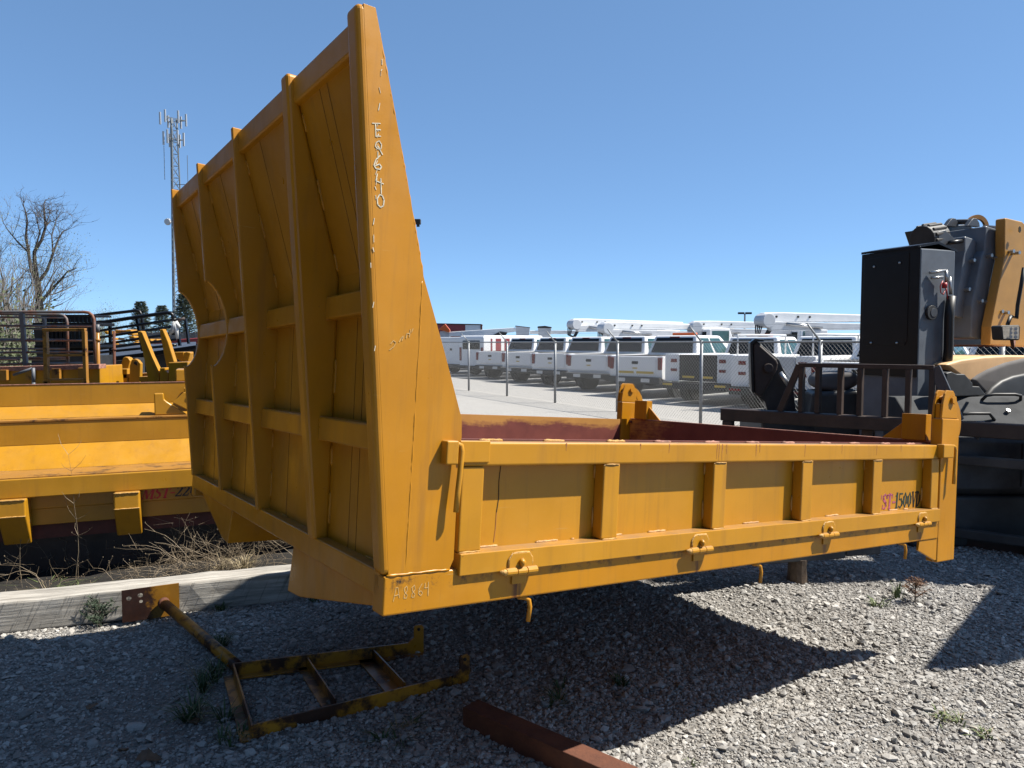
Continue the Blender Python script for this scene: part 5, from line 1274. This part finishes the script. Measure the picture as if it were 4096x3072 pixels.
def pickup(label, loc, var=0, group=None, rot=HANG):
    t = thing('pickup_truck', label, 'pickup truck', loc, (0, 0, rot), group, 1.06)
    body = [(0.02, .58), (.0, .80), (.03, 1.24), (1.80, 1.26), (1.82, 1.24), (4.05, 1.22), (5.35, 1.12), (5.55, .95), (5.58, .52), (5.0, .45), (.4, .48)]
    MB().prism(body, 'y', -.99, .99).build('body', 'truck_white', t, .05, seg=3)
    part('bed_floor', 'plastic', t, (.16, 1.68, -.80, .80, 1.2405, 1.2645))
    cab(t, 1.80, 1.235, 2.35, .64)
    tg = part('tailgate', 'truck_white', t, (-.012, .03, -.77, .77, .70, 1.235), bevel=.015)
    part('emblem', 'plastic', tg, (-.020, -.0125, -.12, .12, 1.0, 1.09), bevel=.004)
    part('badge', 'hazard_yellow', tg, (-.018, -.0125, -.09, .09, .86, .90))
    bp = part('bumper', 'plastic', t, (-.10, .10, -.97, .97, .42, .62), bevel=.03)
    for y in (-.62, .30): part('number_plate', 'label_white', bp, (-.108, -.101, y, y + .32, .47, .58))
    for s in (-1, 1):
        y0, y1 = sorted((s * .84, s * .985)); part('tail_light', 'tail_red', t, (-.02, .04, y0, y1, .84, 1.20), bevel=.015)
        for x in (.98, 4.62):
            wheel(t, x, s * .88)
            MB().tube([(x, s * .80, .43), (x, s * .997, .43)], .50, 18).build('wheel_arch', 'plastic', t)
    for s in (-1, 1): y0, y1 = sorted((s * .99, s * 1.2)); part('mirror', 'plastic', t, (3.55, 3.68, y0, y1, 1.28, 1.52), bevel=.02)
    part('brake_lamp', 'tail_red', t, (1.99, 2.02, -.18, .18, 1.80, 1.845))
    if var & 1: part('light_bar', 'beacon', t, (2.45, 2.65, -.42, .42, 1.885, 1.965), bevel=.02)
    if var & 2:
        for i in range(2): part('hazard_stripe', 'hazard_yellow', tg, (-.018, -.0125, -.70 + i * .74, -.06 + i * .74, .72, .79))
    if var & 4: part('chrome_bumper', 'rim', bp, (-.115, -.1005, -.95, .95, .60, .64))
    return t
def service_truck(label, loc, dark=True, beacon=True):
    t = thing('service_truck', label, 'service truck', loc, (0, 0, HANG))
    part('frame_rail', 'plastic', t, (.1, 5.2, -.5, .5, .45, .62))
    for s in (-1, 1):
        y0, y1 = sorted((s * .62, s * 1.12)); sb = part('side_box', 'truck_white', t, (0, 2.7, y0, y1, .62, 1.42), bevel=.02)
        for k, x in enumerate((.06, .78, 1.86)):
            yy = s * 1.124; part('box_door', 'truck_white', sb, (x, x + (.66 if k != 1 else 1.0), min(yy, yy + s * .012), max(yy, yy + s * .012), .98 if k == 1 else .68, 1.38), bevel=.006)
        y0, y1 = sorted((s * .70, s * .90)); part('tail_light', 'tail_red', sb, (-.02, -.001, y0, y1, 1.18, 1.28)); part('tail_light', 'tail_red', sb, (-.02, -.001, y0, y1, .92, 1.0))
        wheel(t, 1.25, s * .98); wheel(t, 4.7, s * .88)
        MB().tube([(1.25, s * .9, .43), (1.25, s * 1.139, .43)], .50, 18).build('wheel_arch', 'plastic', t)
    part('tail_panel', 'plastic' if dark else 'boom_grey', t, (-.01, .05, -.61, .61, .66, 1.40), bevel=.01)
    for y in (-.5, .1): part('number_plate', 'hazard_yellow', t, (-.02, -.011, y, y + .4, .74, .80))
    part('bumper', 'plastic', t, (-.22, -.02, -1.05, 1.05, .42, .60), bevel=.02)
    for s in (-1, 1):
        y0, y1 = sorted((s * .7, s * 1.03)); part('reflector', 'tail_red' if not dark else 'hazard_yellow', t, (-.23, -.221, y0, y1, .52, .58))
    MB().prism([(2.75, .5), (2.75, 1.28), (4.6, 1.26), (5.5, 1.15), (5.65, .5)], 'y', -.97, .97).build('body', 'truck_white', t, .05, seg=3)
    cab(t, 2.78, 1.265, 2.0, .66)
    if beacon: part('light_bar', 'beacon', t, (3.25, 3.45, -.42, .42, 1.935, 2.01), bevel=.02)
    if not dark:
        for s in (-1, 1): MB().tube([(.1, s * 1.0, 1.42), (.1, s * 1.0, 1.95), (2.6, s * 1.0, 1.95), (2.6, s * 1.0, 1.42)], .025, 6).build('ladder_rack', 'boom_white', t, smooth=True)
    return t
def gp(px, Y): p = base_at(px, Y); p.z = 0; return p
# rear-centre positions on the lot
pickup('white pickup with black tailgate emblem parked beside the flag van', gp(1960, 35.5), 0, 'white pickups parked along the fence')
pickup('white pickup with pale bumper steps, second from the flag van', gp(2072, 32.3), 4, 'white pickups parked along the fence')
pickup('white pickup with dark rear glass, third from the flag van', gp(2200, 29.6), 0, 'white pickups parked along the fence')
pickup('white pickup with yellow bumper plates, fourth from the flag van', gp(2355, 26.6), 4, 'white pickups parked along the fence')
pickup('white pickup with orange roof light and yellow tailgate stripes', gp(2540, 23.7), 3, 'white pickups parked along the fence')
service_truck('white service truck with dark tailgate, toolboxes and orange light bar', gp(2790, 20.9))
service_truck('white utility truck with pipe ladder rack and red rear reflectors', gp(3085, 18.3), False, False)
pickup('white pickup parked behind the black guard of the cage rack', gp(3430, 16.2), 0, 'white pickups parked along the fence')
pickup('white pickup seen under the folded boom plates', gp(3960, 14.2), 0, 'white pickups parked along the fence')
def vans():
    t = thing('panel_van', 'white panel van with red, white and blue flag graphic on its side', 'van', gp(1885, 38.5), (0, 0, HANG))
    MB().prism([(0, .40), (0, 2.0), (.1, 2.12), (4.2, 2.12), (4.9, 1.35), (5.7, 1.15), (5.75, .40)], 'y', -.98, .98).build('body', 'truck_white', t, .06, seg=3)
    fl = part('flag_graphic', 'trailer_red', t, (.5, 2.6, -.992, -.981, 1.25, 1.95)); 
    for k in range(3): part('flag_stripe', 'truck_white', fl, (.6 + .6 * k, .82 + .6 * k, -.996, -.9925, 1.25, 1.95))
    part('flag_field', 'flag_blue', fl, (2.605, 3.7, -.992, -.981, 1.25, 1.95))
    for s in (-1, 1):
        y0, y1 = sorted((s * .80, s * .97)); part('tail_light', 'tail_red', t, (-.02, -.001, y0, y1, .8, 1.5), bevel=.01)
        for x in (1.0, 4.6): wheel(t, x, s * .88)
    part('bumper', 'plastic', t, (-.1, -.005, -.95, .95, .38, .55), bevel=.02); part('rear_window', 'glass', t, (-.012, -.001, -.7, .7, 1.4, 1.85))
    t = thing('service_van', 'plain white box bodied van at the end of the parked row', 'van', gp(1800, 41.5), (0, 0, HANG))
    MB().prism([(0, .45), (0, 2.05), (3.6, 2.05), (3.7, 1.9), (4.5, 1.3), (5.4, 1.1), (5.45, .45)], 'y', -1.02, 1.02).build('body', 'truck_white', t, .05, seg=3)
    for s in (-1, 1):
        for x in (1.0, 4.4): wheel(t, x, s * .9)
    part('bumper', 'plastic', t, (-.1, -.005, -.95, .95, .38, .55), bevel=.02)
    MB().tube([(.2, -.9, 2.1), (3.4, -.9, 2.1)], .04, 6).build('roof_rack', 'rim', t); part('rear_door_badge', 'plastic', t, (-.01, -.001, -.2, 0, 1.3, 1.42))
vans()
def bucket_truck(label, px, Y, top, yaw, style=0):
    """utility truck with its folding boom stowed: elbow at the back, arms forward over the cab"""
    t = thing('bucket_truck', label, 'bucket truck', gp(px, Y), (0, 0, yaw), 'bucket trucks behind the pickups')
    part('chassis', 'plastic', t, (0, 8.6, -.5, .5, .55, .9)); part('body', 'truck_white', t, (0.1, 5.6, -1.2, 1.2, .9, 1.55), bevel=.03)
    MB().prism([(5.9, .8), (5.9, 2.45), (6.1, 2.58), (7.3, 2.55), (7.65, 1.75), (8.9, 1.6), (9.0, .7)], 'y', -1.05, 1.05).build('cab', 'truck_white', t, .06, seg=3)
    for s in (-1, 1):
        yy = s * 1.052; part('side_window', 'glass_teal', t, (6.1, 7.25, min(yy, yy + s * .01), max(yy, yy + s * .01), 1.75, 2.4))
        for x in (1.6, 2.9, 8.0): wheel(t, x, s * 1.0, .5, .3)
    part('rear_window', 'glass', t, (5.885, 5.899, -.8, .8, 1.75, 2.35)); part('beacon', 'beacon', t, (6.3, 6.5, -.1, .1, 2.585, 2.75), bevel=.02)
    part('pedestal', 'boom_grey', t, (2.2, 2.9, -.35, .35, 1.551, top - .75), bevel=.05)
    # lower and upper arms
    MB().prism([(-.1, top - .62), (.1, top - .82), (7.2, top - .72), (7.3, top - .50), (.1, top - .40)], 'y', -.26, -.0).build('lower_arm', 'boom_grey', t, .03)
    MB().prism([(-.35, top - .30), (-.1, top), (.9, top + .02), (8.4, top - .10), (8.5, top - .34), (.9, top - .42), (-.1, top - .60)], 'y', .02, .40).build('upper_arm', 'boom_white', t, .04)
    MB().tube([(-.05, -.3, top - .36), (-.05, .46, top - .36)], .32, 16).build('elbow', 'boom_grey', t, .03)
    for dx in (.5, 1.6, 2.2): MB().tube([(dx, -.02, top - .18), (dx, .425, top - .18)][::-1], .05, 8).build('pin', 'plastic', t)
    MB().tube([(.8, -.34, top - .5), (2.6, -.34, top - .66)], .07, 8).build('cylinder', 'rim', t, smooth=True)
    if style & 1: part('logo', 'trailer_red', t, (5.2, 5.8, .0, .019, top - .32, top - .14)); 
    if style & 2:
        for x in (9.0,): part('bucket', 'boom_grey', t, (x - .3, x + .5, -.35, .35, top - 1.0, top + .1), bevel=.05)
    m = MB()
    for k in range(4): m.tube([(-.2 - .05 * k, .1 * k, top - .55), (-.35, .1 * k, top - 1.0), (0, .1 * k, top - 1.15), (.3, .1 * k, top - .7)], .03, 5)
    m.build('hydraulic_hoses', 'hose', t)['kind'] = 'stuff'
    return t
hz = lambda py, Y: at(2048, py, Y).z
bucket_truck('white bucket truck with long boom, first behind the parked pickups', 2300, 46, hz(1275, 46), R_(26))
bucket_truck('white bucket truck with boom elbow over the striped pickup', 2425, 40, hz(1288, 40), R_(22))
bucket_truck('white bucket truck with red mark on the boom by the service truck', 2780, 42, hz(1284, 42), R_(12), 1)
bucket_truck('white bucket truck with the highest and thickest boom arm', 3062, 33, hz(1250, 33), R_(14), 0)
bucket_truck('white bucket truck mostly hidden behind the black cabinet', 3330, 36, hz(1335, 36), R_(8), 1)
def small_lift():
    Y = 47; c0 = gp(1770, Y); t = thing('lift_truck', 'white lift truck with orange turret, straight boom and two grey buckets', 'bucket truck', c0)
    S = lambda nm, px, th, mat, dy=0: lslab(t, c0, nm, px, Y + dy, th, mat, .02)
    S('boom', [(1795, 1328), (2060, 1310), (2066, 1325), (1950, 1345), (1795, 1345)], .4, 'boom_white'); S('turret', [(1760, 1325), (1795, 1322), (1800, 1360), (1760, 1362)], .6, 'boom_grey')
    S('turret_ring', [(1755, 1318), (1780, 1295), (1800, 1320), (1798, 1330)], .4, 'beacon', -.2); S('boom_knuckle', [(1965, 1345), (2000, 1325), (2030, 1330), (2010, 1362), (1960, 1362)], .5, 'plastic', -.1)
    S('bucket', [(2062, 1303), (2120, 1310), (2116, 1352), (2066, 1350)], .9, 'boom_grey'); S('bucket', [(2153, 1310), (2206, 1312), (2200, 1352), (2156, 1350)], .9, 'boom_grey', .5)
    S('bucket_rim', [(2152, 1305), (2180, 1303), (2207, 1308), (2207, 1312), (2152, 1312)], .95, 'plastic', .45); S('bucket_rim', [(2061, 1302), (2121, 1309), (2121, 1312), (2061, 1305)], .95, 'plastic', -.02)
    S('arm', [(2120, 1322), (2310, 1322), (2310, 1336), (2120, 1336)], .3, 'boom_white', .6)
    a, b = at(1760, 1362, Y) - c0, at(2260, 1362, Y) - c0
    part('truck_body', 'truck_white', t, (a.x, b.x, .2, 2.2, .8, a.z), bevel=.05); part('chassis', 'plastic', t, (a.x, b.x, .4, 2.0, .4, .799))
    for x in (a.x + 1, a.x + 5, b.x - 1):
        for y in (.3, 2.0): MB().tube([(x, y - .15, .5), (x, y + .15, .5)], .5, 16).build('wheel', 'tyre', t, .03)
small_lift()
def far_trailer():
    Y = 62; c0 = gp(1845, Y); t = thing('box_trailer', 'red and white box trailer far behind the lift truck', 'trailer', c0)
    S = lambda nm, px, th, mat, dy=0: lslab(t, c0, nm, px, Y + dy, th, mat, .03)
    S('red_panel', [(1700, 1294), (1860, 1297), (1860, 1360), (1700, 1362)], 2.4, 'trailer_red'); S('white_panel', [(1861, 1297), (1924, 1299), (1924, 1366), (1861, 1366)], 2.4, 'boom_white', .02)
    S('roof_edge', [(1700, 1292), (1927, 1296), (1927, 1300), (1700, 1297)], 2.5, 'plastic', -.05); S('corner_post', [(1922, 1298), (1929, 1298), (1929, 1372), (1922, 1372)], .3, 'rust', -.06)
    S('lower_body', [(1700, 1363), (1924, 1367), (1924, 1385), (1700, 1385)], 2.3, 'boom_grey', .05)
    for x in (-2, .5): MB().tube([(x, .3, .55), (x, .7, .55)], .55, 16).build('wheel', 'tyre', t, .03)
    part('landing_frame', 'plastic', t, (-2.5, 1.0, .5, 2.0, .5, 1.5))
far_trailer()
def poles():
    Y = 85; c0 = gp(2975, Y); t = thing('light_pole', 'twin headed lot light pole rising behind the boom arms', 'light pole', c0)
    h = at(2975, 1255, Y).z; MB().tube([(0, 0, -.1), (0, 0, h)], [.14, .09], 8).build('pole', 'tower_steel', t, smooth=True)
    for s in (-1, 1): part('lamp_head', 'plastic', t, (s * .42 - .35, s * .42 + .35, -.15, .15, h - .05, h + .18), bevel=.03)
    Y = 30; c0 = gp(1640, Y); t = thing('flood_light_pole', 'black flood light on a pole behind the headboard', 'light pole', c0)
    h = at(1640, 890, Y).z; MB().tube([(0, 0, -.1), (0, 0, h)], [.10, .07], 8).build('pole', 'tower_steel', t, smooth=True)
    MB().beam((0, 0, h - .02), (.32, 0, h - .02), .05, .05).build('arm', 'plastic', t)
    q = at(1670, 887, Y) - c0; part('lamp_head', 'plastic', t, (q.x - .13, q.x + .13, -.1, .12, q.z - .10, q.z + .10), bevel=.02)
    part('bracket', 'plastic', t, (q.x - .03, q.x + .08, -.04, .04, q.z - .2, q.z - .1))
    # parking bay lines
    for i in range(14):
        s0 = -6 + i * 3.05; p = FA + FD * s0 + FN * 4.2; q = p + HEAD * 5.2; n_ = Vector((-HEAD.y, HEAD.x, 0)) * .06
        o = MB().add([(a.x, a.y, .003) for a in (p - n_, q - n_, q + n_, p + n_)], [(0, 1, 2, 3)]).build('bay_line', 'lot_paint', lot, recalc=False)
poles()

# ================================================================== SMALL PLANTS
def blades(mb, c, n, h, spread, rr, w=.004):
    for i in range(n):
        a = rr.uniform(0, 6.283); d = Vector((math.cos(a), math.sin(a), 0)); L = h * rr.uniform(.5, 1.1); sp = spread * rr.uniform(.3, 1.2)
        b0 = c + d * rr.uniform(0, .03); p1 = b0 + d * sp * .35 + Vector((0, 0, L * .6)); p2 = b0 + d * sp + Vector((0, 0, L * rr.uniform(.55, 1.0))); s = Vector((-d.y, d.x, 0)) * w * rr.uniform(.6, 1.3)
        mb.add([b0 - s, b0 + s, p1 + s * .8, p1 - s * .8, p2], [(0, 1, 2, 3), (3, 2, 4)])
def tuft(lb, px, py, n, h, sp, mat, seed, grp=None, straw=0):
    p = atz(px, py, 0); rr = random.Random(seed); m = MB(); b0 = Vector((p.x, p.y, gz(p.x, p.y)))
    for k in range(3): blades(m, Vector((rr.gauss(0, sp * .4), rr.gauss(0, sp * .4), 0)), n // 3, h, sp, rr)
    t = thing('grass_tuft', lb, 'grass tuft', b0, group=grp); m.build('blades', mat, t, recalc=False)['kind'] = 'stuff'
    if straw:
        m = MB(); blades(m, Vector((0, 0, 0)), straw, h * 1.2, sp * 1.3, rr, .0025); m.build('dry_blades', 'straw', t, recalc=False)['kind'] = 'stuff'
tuft('green grass tuft beside the lower end of the yellow pipe', 800, 2700, 90, .12, .13, 'grass_green', 1, 'grass tufts by the step frame', 12)
tuft('green grass tuft left of the step frame corner', 800, 2850, 100, .12, .14, 'grass_green', 2, 'grass tufts by the step frame', 14)
tuft('small grass tuft close to the yellow pipe middle', 870, 2590, 60, .09, .10, 'grass_green', 3, 'grass tufts by the step frame', 8)
tuft('low weed growing by the punched plate', 870, 2435, 40, .07, .08, 'grass_green', 4)
tuft('thin grass tuft near the step frame outer corner', 930, 2940, 40, .07, .08, 'grass_green', 5, None, 6)
tuft('sparse weed beside the rusted square tube', 1590, 2930, 40, .05, .12, 'grass_green', 6, None, 16)
tuft('dark weed tuft in the shade under the bed', 2480, 2740, 36, .05, .06, 'grass_green', 7)
tuft('faint weed tuft in shade beside the square tube', 2240, 2800, 36, .06, .10, 'grass_green', 8, None, 12)
tuft('bright yellow green weed in the sunlit gravel patch', 3520, 2420, 36, .06, .08, 'grass_light', 9)
tuft('young upright green grass beside the russet seedling', 3595, 2390, 26, .16, .06, 'grass_light', 10)
tuft('pale weed on the sunlit gravel in front of the bed', 3790, 2880, 30, .05, .08, 'grass_light', 11, None, 8)
tuft('small pale weed on the gravel near the road side', 3960, 2930, 24, .04, .06, 'grass_light', 12, None, 6)
tuft('straw coloured grass clump behind the long timber', 960, 2290, 110, .16, .16, 'straw', 13, None, 40)
tuft('green grass strip behind the left part of the timber', 200, 2385, 140, .07, .30, 'grass_light', 14, None, 20)
tuft('small green weed under the near bed corner', 1250, 2410, 30, .05, .06, 'grass_green', 15)
tuft('tiny green sprout on the bright gravel', 2770, 3055, 10, .03, .02, 'grass_light', 16)
def seedling(lb, px, py, h, mat, seed, n=240):
    p = atz(px, py, 0); b0 = Vector((p.x, p.y, gz(p.x, p.y))); rr = random.Random(seed); t = thing('seedling', lb, 'seedling', b0)
    st = MB(); nd = MB(); st.tube([(0, 0, -.01), (0, .0, h * .8)], [.006, .002], 5)
    for i in range(26):
        u = rr.uniform(.05, .9); a = rr.uniform(0, 6.283); d = Vector((math.cos(a), math.sin(a), rr.uniform(.3, 1.1))).normalized(); L = h * .62 * (1 - u * .6); b = Vector((0, 0, h * .75 * u)); e = b + d * L
        st.tube([b, e], [.0025, .001], 3)
        for k in range(n // 26):
            v = rr.uniform(.2, 1.0); c = b.lerp(e, v); q = Vector((rr.gauss(0, 1), rr.gauss(0, 1), rr.gauss(.4, .8))).normalized() * rr.uniform(.012, .035); s = q.orthogonal().normalized() * .003
            nd.add([c - s, c + s, c + q], [(0, 1, 2)])
    st.build('stem', 'bark', t); nd.build('needles', mat, t, recalc=False)['kind'] = 'stuff'
seedling('small green cedar seedling growing against the long timber', 400, 2488, .24, 'cedar_green', 3, 900)
seedling('russet dried seedling beside the young green grass', 3660, 2405, .20, 'russet', 4, 500)
def vines():
    m = MB(); rr = random.Random(9); n2 = Vector((-math.sin(ANG2), math.cos(ANG2), 0))
    for i in range(220):
        s = rr.uniform(-.2, 1.8) if i > 140 else rr.gauss(1.2, .32); base = Vector((-3.35, 4.72, 0)) + U2 * s + n2 * rr.uniform(.15, .75); p = base.copy(); p.z = -.01
        d = Vector((rr.gauss(0, .5), rr.gauss(0, .35), 1)).normalized(); L = rr.uniform(.15, .62) * (1.15 if 1.0 < s < 2.1 else .75); n = 7; pts = [p]; r0 = rr.uniform(.0010, .0022)
        for k in range(n):
            d = (d + Vector((rr.gauss(0, .28), rr.gauss(0, .2), rr.gauss(-.16, .16)))).normalized(); p = p + d * L / n; pts.append(p.copy())
            if rr.random() < .45:
                e = p + Vector((rr.gauss(0, .07), rr.gauss(0, .05), rr.uniform(-.02, .09))); m.tube([p, e], [r0 * .6, r0 * .35], 3, cap=False)
                if rr.random() < .5: m.tube([e, e + Vector((0, 0, .007))], .0035, 4)
        m.tube(pts, [r0 * (1 - .6 * k / n) for k in range(n + 1)], 3, cap=False)
    tag(m.build('dry_brambles', 'dry_stem', recalc=False), 'tangle of dry bramble stems between the timber and yellow bed', 'brambles', kind='stuff')
    for lb, px, py, h, sd in (('tall dry twig plant standing before the bracketed yellow bed', 300, 2330, .95, 1), ('dry seed stalk left of the stake bracket', 70, 2345, .55, 2)):
        p = atz(px, py, 0); t = thing('dry_stalk', lb, 'dry plant', Vector((p.x, p.y, 0))); rr = random.Random(sd); m = MB(); pts = [Vector((0, 0, -.01))]
        for k in range(8): pts.append(pts[-1] + Vector((rr.gauss(0, .012), 0, h / 8)))
        m.tube(pts, [.003 - .0003 * k for k in range(9)], 4)
        for k in range(3, 9):
            for s in (-1, 1):
                e = pts[k] + Vector((s * rr.uniform(.04, .12), rr.gauss(0, .03), rr.uniform(.06, .16))); m.tube([pts[k], pts[k].lerp(e, .5) + Vector((s * .015, 0, 0)), e], [.0015, .0012, .0007], 3)
        m.build('stem', 'dry_stem', t)
vines()
def leaves_and_rocks():
    out = [(0, 0), (.2, .28), (.12, .34), (.42, .30), (.40, .42), (.66, .22), (.74, .26), (1, 0)]
    full = out + [(x, -y) for x, y in out[-2:0:-1]]
    for i, (lb, px, py, s, a) in enumerate((('brown lobed dead leaf on the gravel', 540, 3045, .105, .4), ('curled dark dead leaf beside the brown lobed leaf', 490, 3020, .06, 2.0), ('dead oak leaf beside the grass tuft', 745, 2890, .075, 1.1), ('dead leaf half buried in packed gravel', 340, 2815, .06, .2))):
        p = atz(px, py, 0); m = MB(); top = [(x * s, y * s, .012 + .012 * math.sin(x * 5 + i) + .25 * abs(y) * s) for x, y in full]
        m.add(top + [(x, y, z - .0008) for x, y, z in top], [tuple(range(len(top))), tuple(range(2 * len(top) - 1, len(top) - 1, -1))] + [(k, (k + 1) % len(top), (k + 1) % len(top) + len(top), k + len(top)) for k in range(len(top))])
        o = m.build('dead_leaf', 'dead_leaf', recalc=False); o.location = (p.x, p.y, gz(p.x, p.y) + .014); o.rotation_euler = (.15, .1, a); tag(o, lb, 'leaf')
    for i, (lb, px, py, s) in enumerate((('flat pale grey rock left of the step frame', 540, 2885, .038), ('larger angular stone on the sunlit gravel ridge', 3260, 2560, .030), ('grey stone in front of the rear post shadow', 3720, 2700, .034), ('angular pale stone at the foot of the sunlit slope', 3560, 3000, .030))):
        p = atz(px, py, 0); bm = bmesh.new(); bmesh.ops.create_icosphere(bm, subdivisions=1, radius=1); rr = random.Random(i + 5)
        for v in bm.verts: v.co *= rr.uniform(.68, 1.2)
        for v in bm.verts: v.co = Vector((v.co.x * s * 1.3, v.co.y * s * .9, v.co.z * s * .55))
        me = bpy.data.meshes.new('rock'); bm.to_mesh(me); bm.free(); a = me.color_attributes.new('tint', 'FLOAT_COLOR', 'POINT')
        for d_ in a.data: d_.color = (.6, .1, 0, 1)
        [setattr(q_, 'use_smooth', False) for q_ in me.polygons]; me.materials.append(M['stone']); o = bpy.data.objects.new('rock', me); col.objects.link(o); o.location = (p.x, p.y, gz(p.x, p.y) + s * .25); o.rotation_euler = (0, 0, i); tag(o, lb, 'rock')
leaves_and_rocks()
